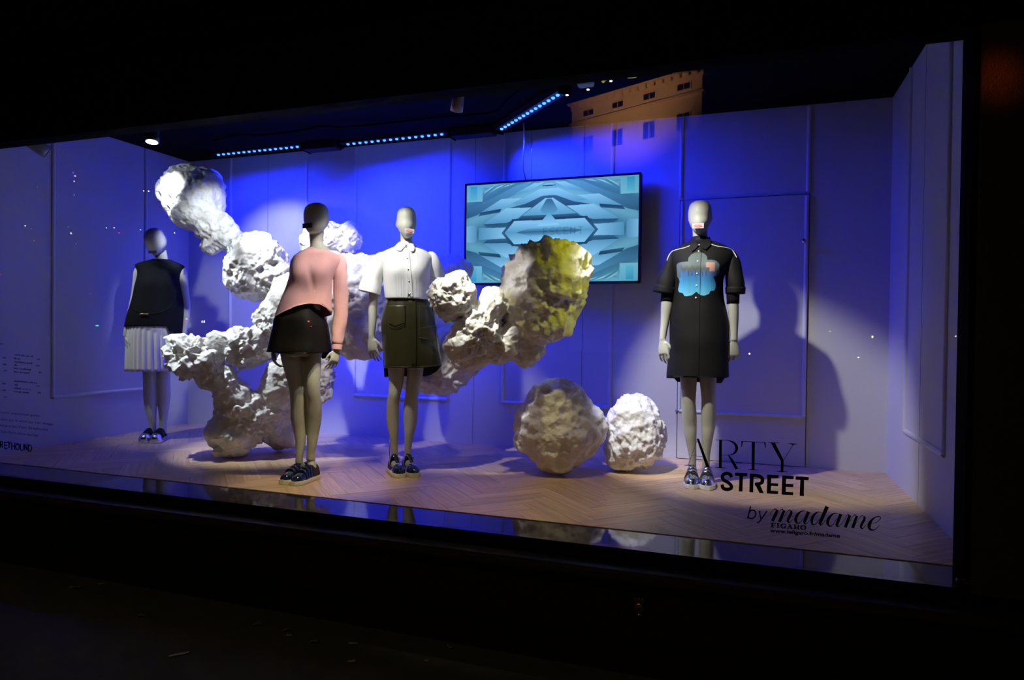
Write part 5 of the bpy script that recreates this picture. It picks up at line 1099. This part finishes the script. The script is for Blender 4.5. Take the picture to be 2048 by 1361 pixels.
G4, L4 = 'canopy downlights behind the viewer', 'round warm downlight of the canopy behind the viewer'
IT = ((1134, 190, 8), (1176, 179, 8), (1222, 162, 8), (1269, 149, 7))
for u, v, w in IT: lamp(u, v, -7.5, w, M_WARMLAMP, nth(IT, (u, v, w), 'canopy downlight from the left mirrored above the screen'), G4, 3.5)
def lit_panel(P, Y, color, strength, name, label, cat):
    V = [mirror(u, v, Y) for u, v in P]; n = len(V); c = sum(V) / n
    e = empty(name, c, label, cat); m = mat(name + '_face', color, .5, emit=(color, strength))
    obj('face', V + [p + np.array([0, -.04, 0]) for p in V], [tuple(range(n)), tuple(range(2 * n - 1, n - 1, -1))] + [(i, n + i, n + (i + 1) % n, (i + 1) % n) for i in range(n)], m, e)
    MB().cyl(c + np.array([0, -.08, 0]), c + np.array([0, -.08, 1.2]), .03, None, 8).obj('bracket', M_BLACK, e)
lit_panel([(1197, 157), (1219, 155), (1205, 165)], -9, (0.95, 0.80, 0.05), 7, 'triangle_sign', 'yellow lit triangular sign behind the viewer', 'sign')
lit_panel([(1152, 163), (1157, 161), (1183, 158), (1188, 165), (1186, 172), (1160, 176), (1155, 172)], -9, (0.10, 0.12, 0.28), 6, 'round_cornered_sign', 'grey-blue lit sign with rounded corners behind the viewer', 'sign')
# the flood-lit stone house: its own vertical plane, receding to the left in the mirror
def vpt(u, v, zc): p = at(u, v, zc); return np.array([p[0], 2 * (YG - .006) - p[1], p[2]])
ZR_, ZL_ = 45.0, 52.6
a, b_ = vpt(1405, 135, ZR_), vpt(1150, 208, ZL_); ex = b_ - a; ex[2] = 0; LEN = np.linalg.norm(ex); ex /= LEN; ny = np.array([ex[1], -ex[0], 0]); ny = ny if ny @ (np.array([0, YG, 0]) - a) > 0 else -ny
ZT_ = (a[2] + b_[2]) / 2
house = empty('stone_house', (a + ex * LEN / 2) * np.array([1, 1, 0]) + np.array([0, 0, ZS]), 'flood-lit pale stone house across the street, mirrored at the top of the glass', 'building')
def hb(name, s0, s1, z0, z1, d0, d1, m):
    v = [a * np.array([1, 1, 0]) + ex * s + ny * d + np.array([0, 0, z]) for z in (z0, z1) for s, d in ((s0, d0), (s1, d0), (s1, d1), (s0, d1))]
    return obj(name, v, [(0, 3, 2, 1), (4, 5, 6, 7), (0, 1, 5, 4), (1, 2, 6, 5), (2, 3, 7, 6), (3, 0, 4, 7)], m, house)
hb('wall', 0, LEN + .3, ZS, ZT_ - .5, -6, 0, M_STONE)
hb('cornice', -.4, LEN + .5, ZT_ - .12, ZT_, -6.2, .4, M_STONE); hb('frieze', -.1, LEN + .35, ZT_ - .5, ZT_ - .12, -6, .08, M_STONE)
for k in range(16): hb('corbel', LEN * (k + .3) / 16, LEN * (k + .3) / 16 + .26, ZT_ - .38, ZT_ - .14, .08, .26, M_STONE)
hb('string_course', -.2, LEN + .4, ZT_ - 1.62, ZT_ - 1.52, -6, .22, M_STONE)
M_PANE = mat('dark_pane', (0.02, 0.02, 0.02), 0.1)
for row, zc_ in ((0, ZT_ - .98), (1, ZT_ - 3.4)):
    for k in range(4):
        s = LEN * (k + .5) / 4; w = hb('window', s - .56, s + .56, zc_ - (.27, .7)[row], zc_ + (.27, .7)[row], -.05, .06, M_STONE)
        for q in (-1, 1): hb('pane', s + q * .25 - .22, s + q * .25 + .22, zc_ - (.2, .6)[row], zc_ + (.2, .6)[row], .05, .075, M_PANE)
fl = a * np.array([1, 1, 0]) + ex * LEN / 2 + ny * 9 + np.array([0, 0, ZT_ - 7]); spot(fl, a + ex * LEN / 2 + np.array([0, 0, 0.6]), 18000, (1.0, 0.52, 0.22), 72, 1.0, .3)
# added unseen spot that gives the stone pillar its orange glow
spot((0.62, 2.15, 2.25), (0.87, YG - .1, 1.93), 9, (1.0, 0.12, 0.02), 13, 1.0, .05)
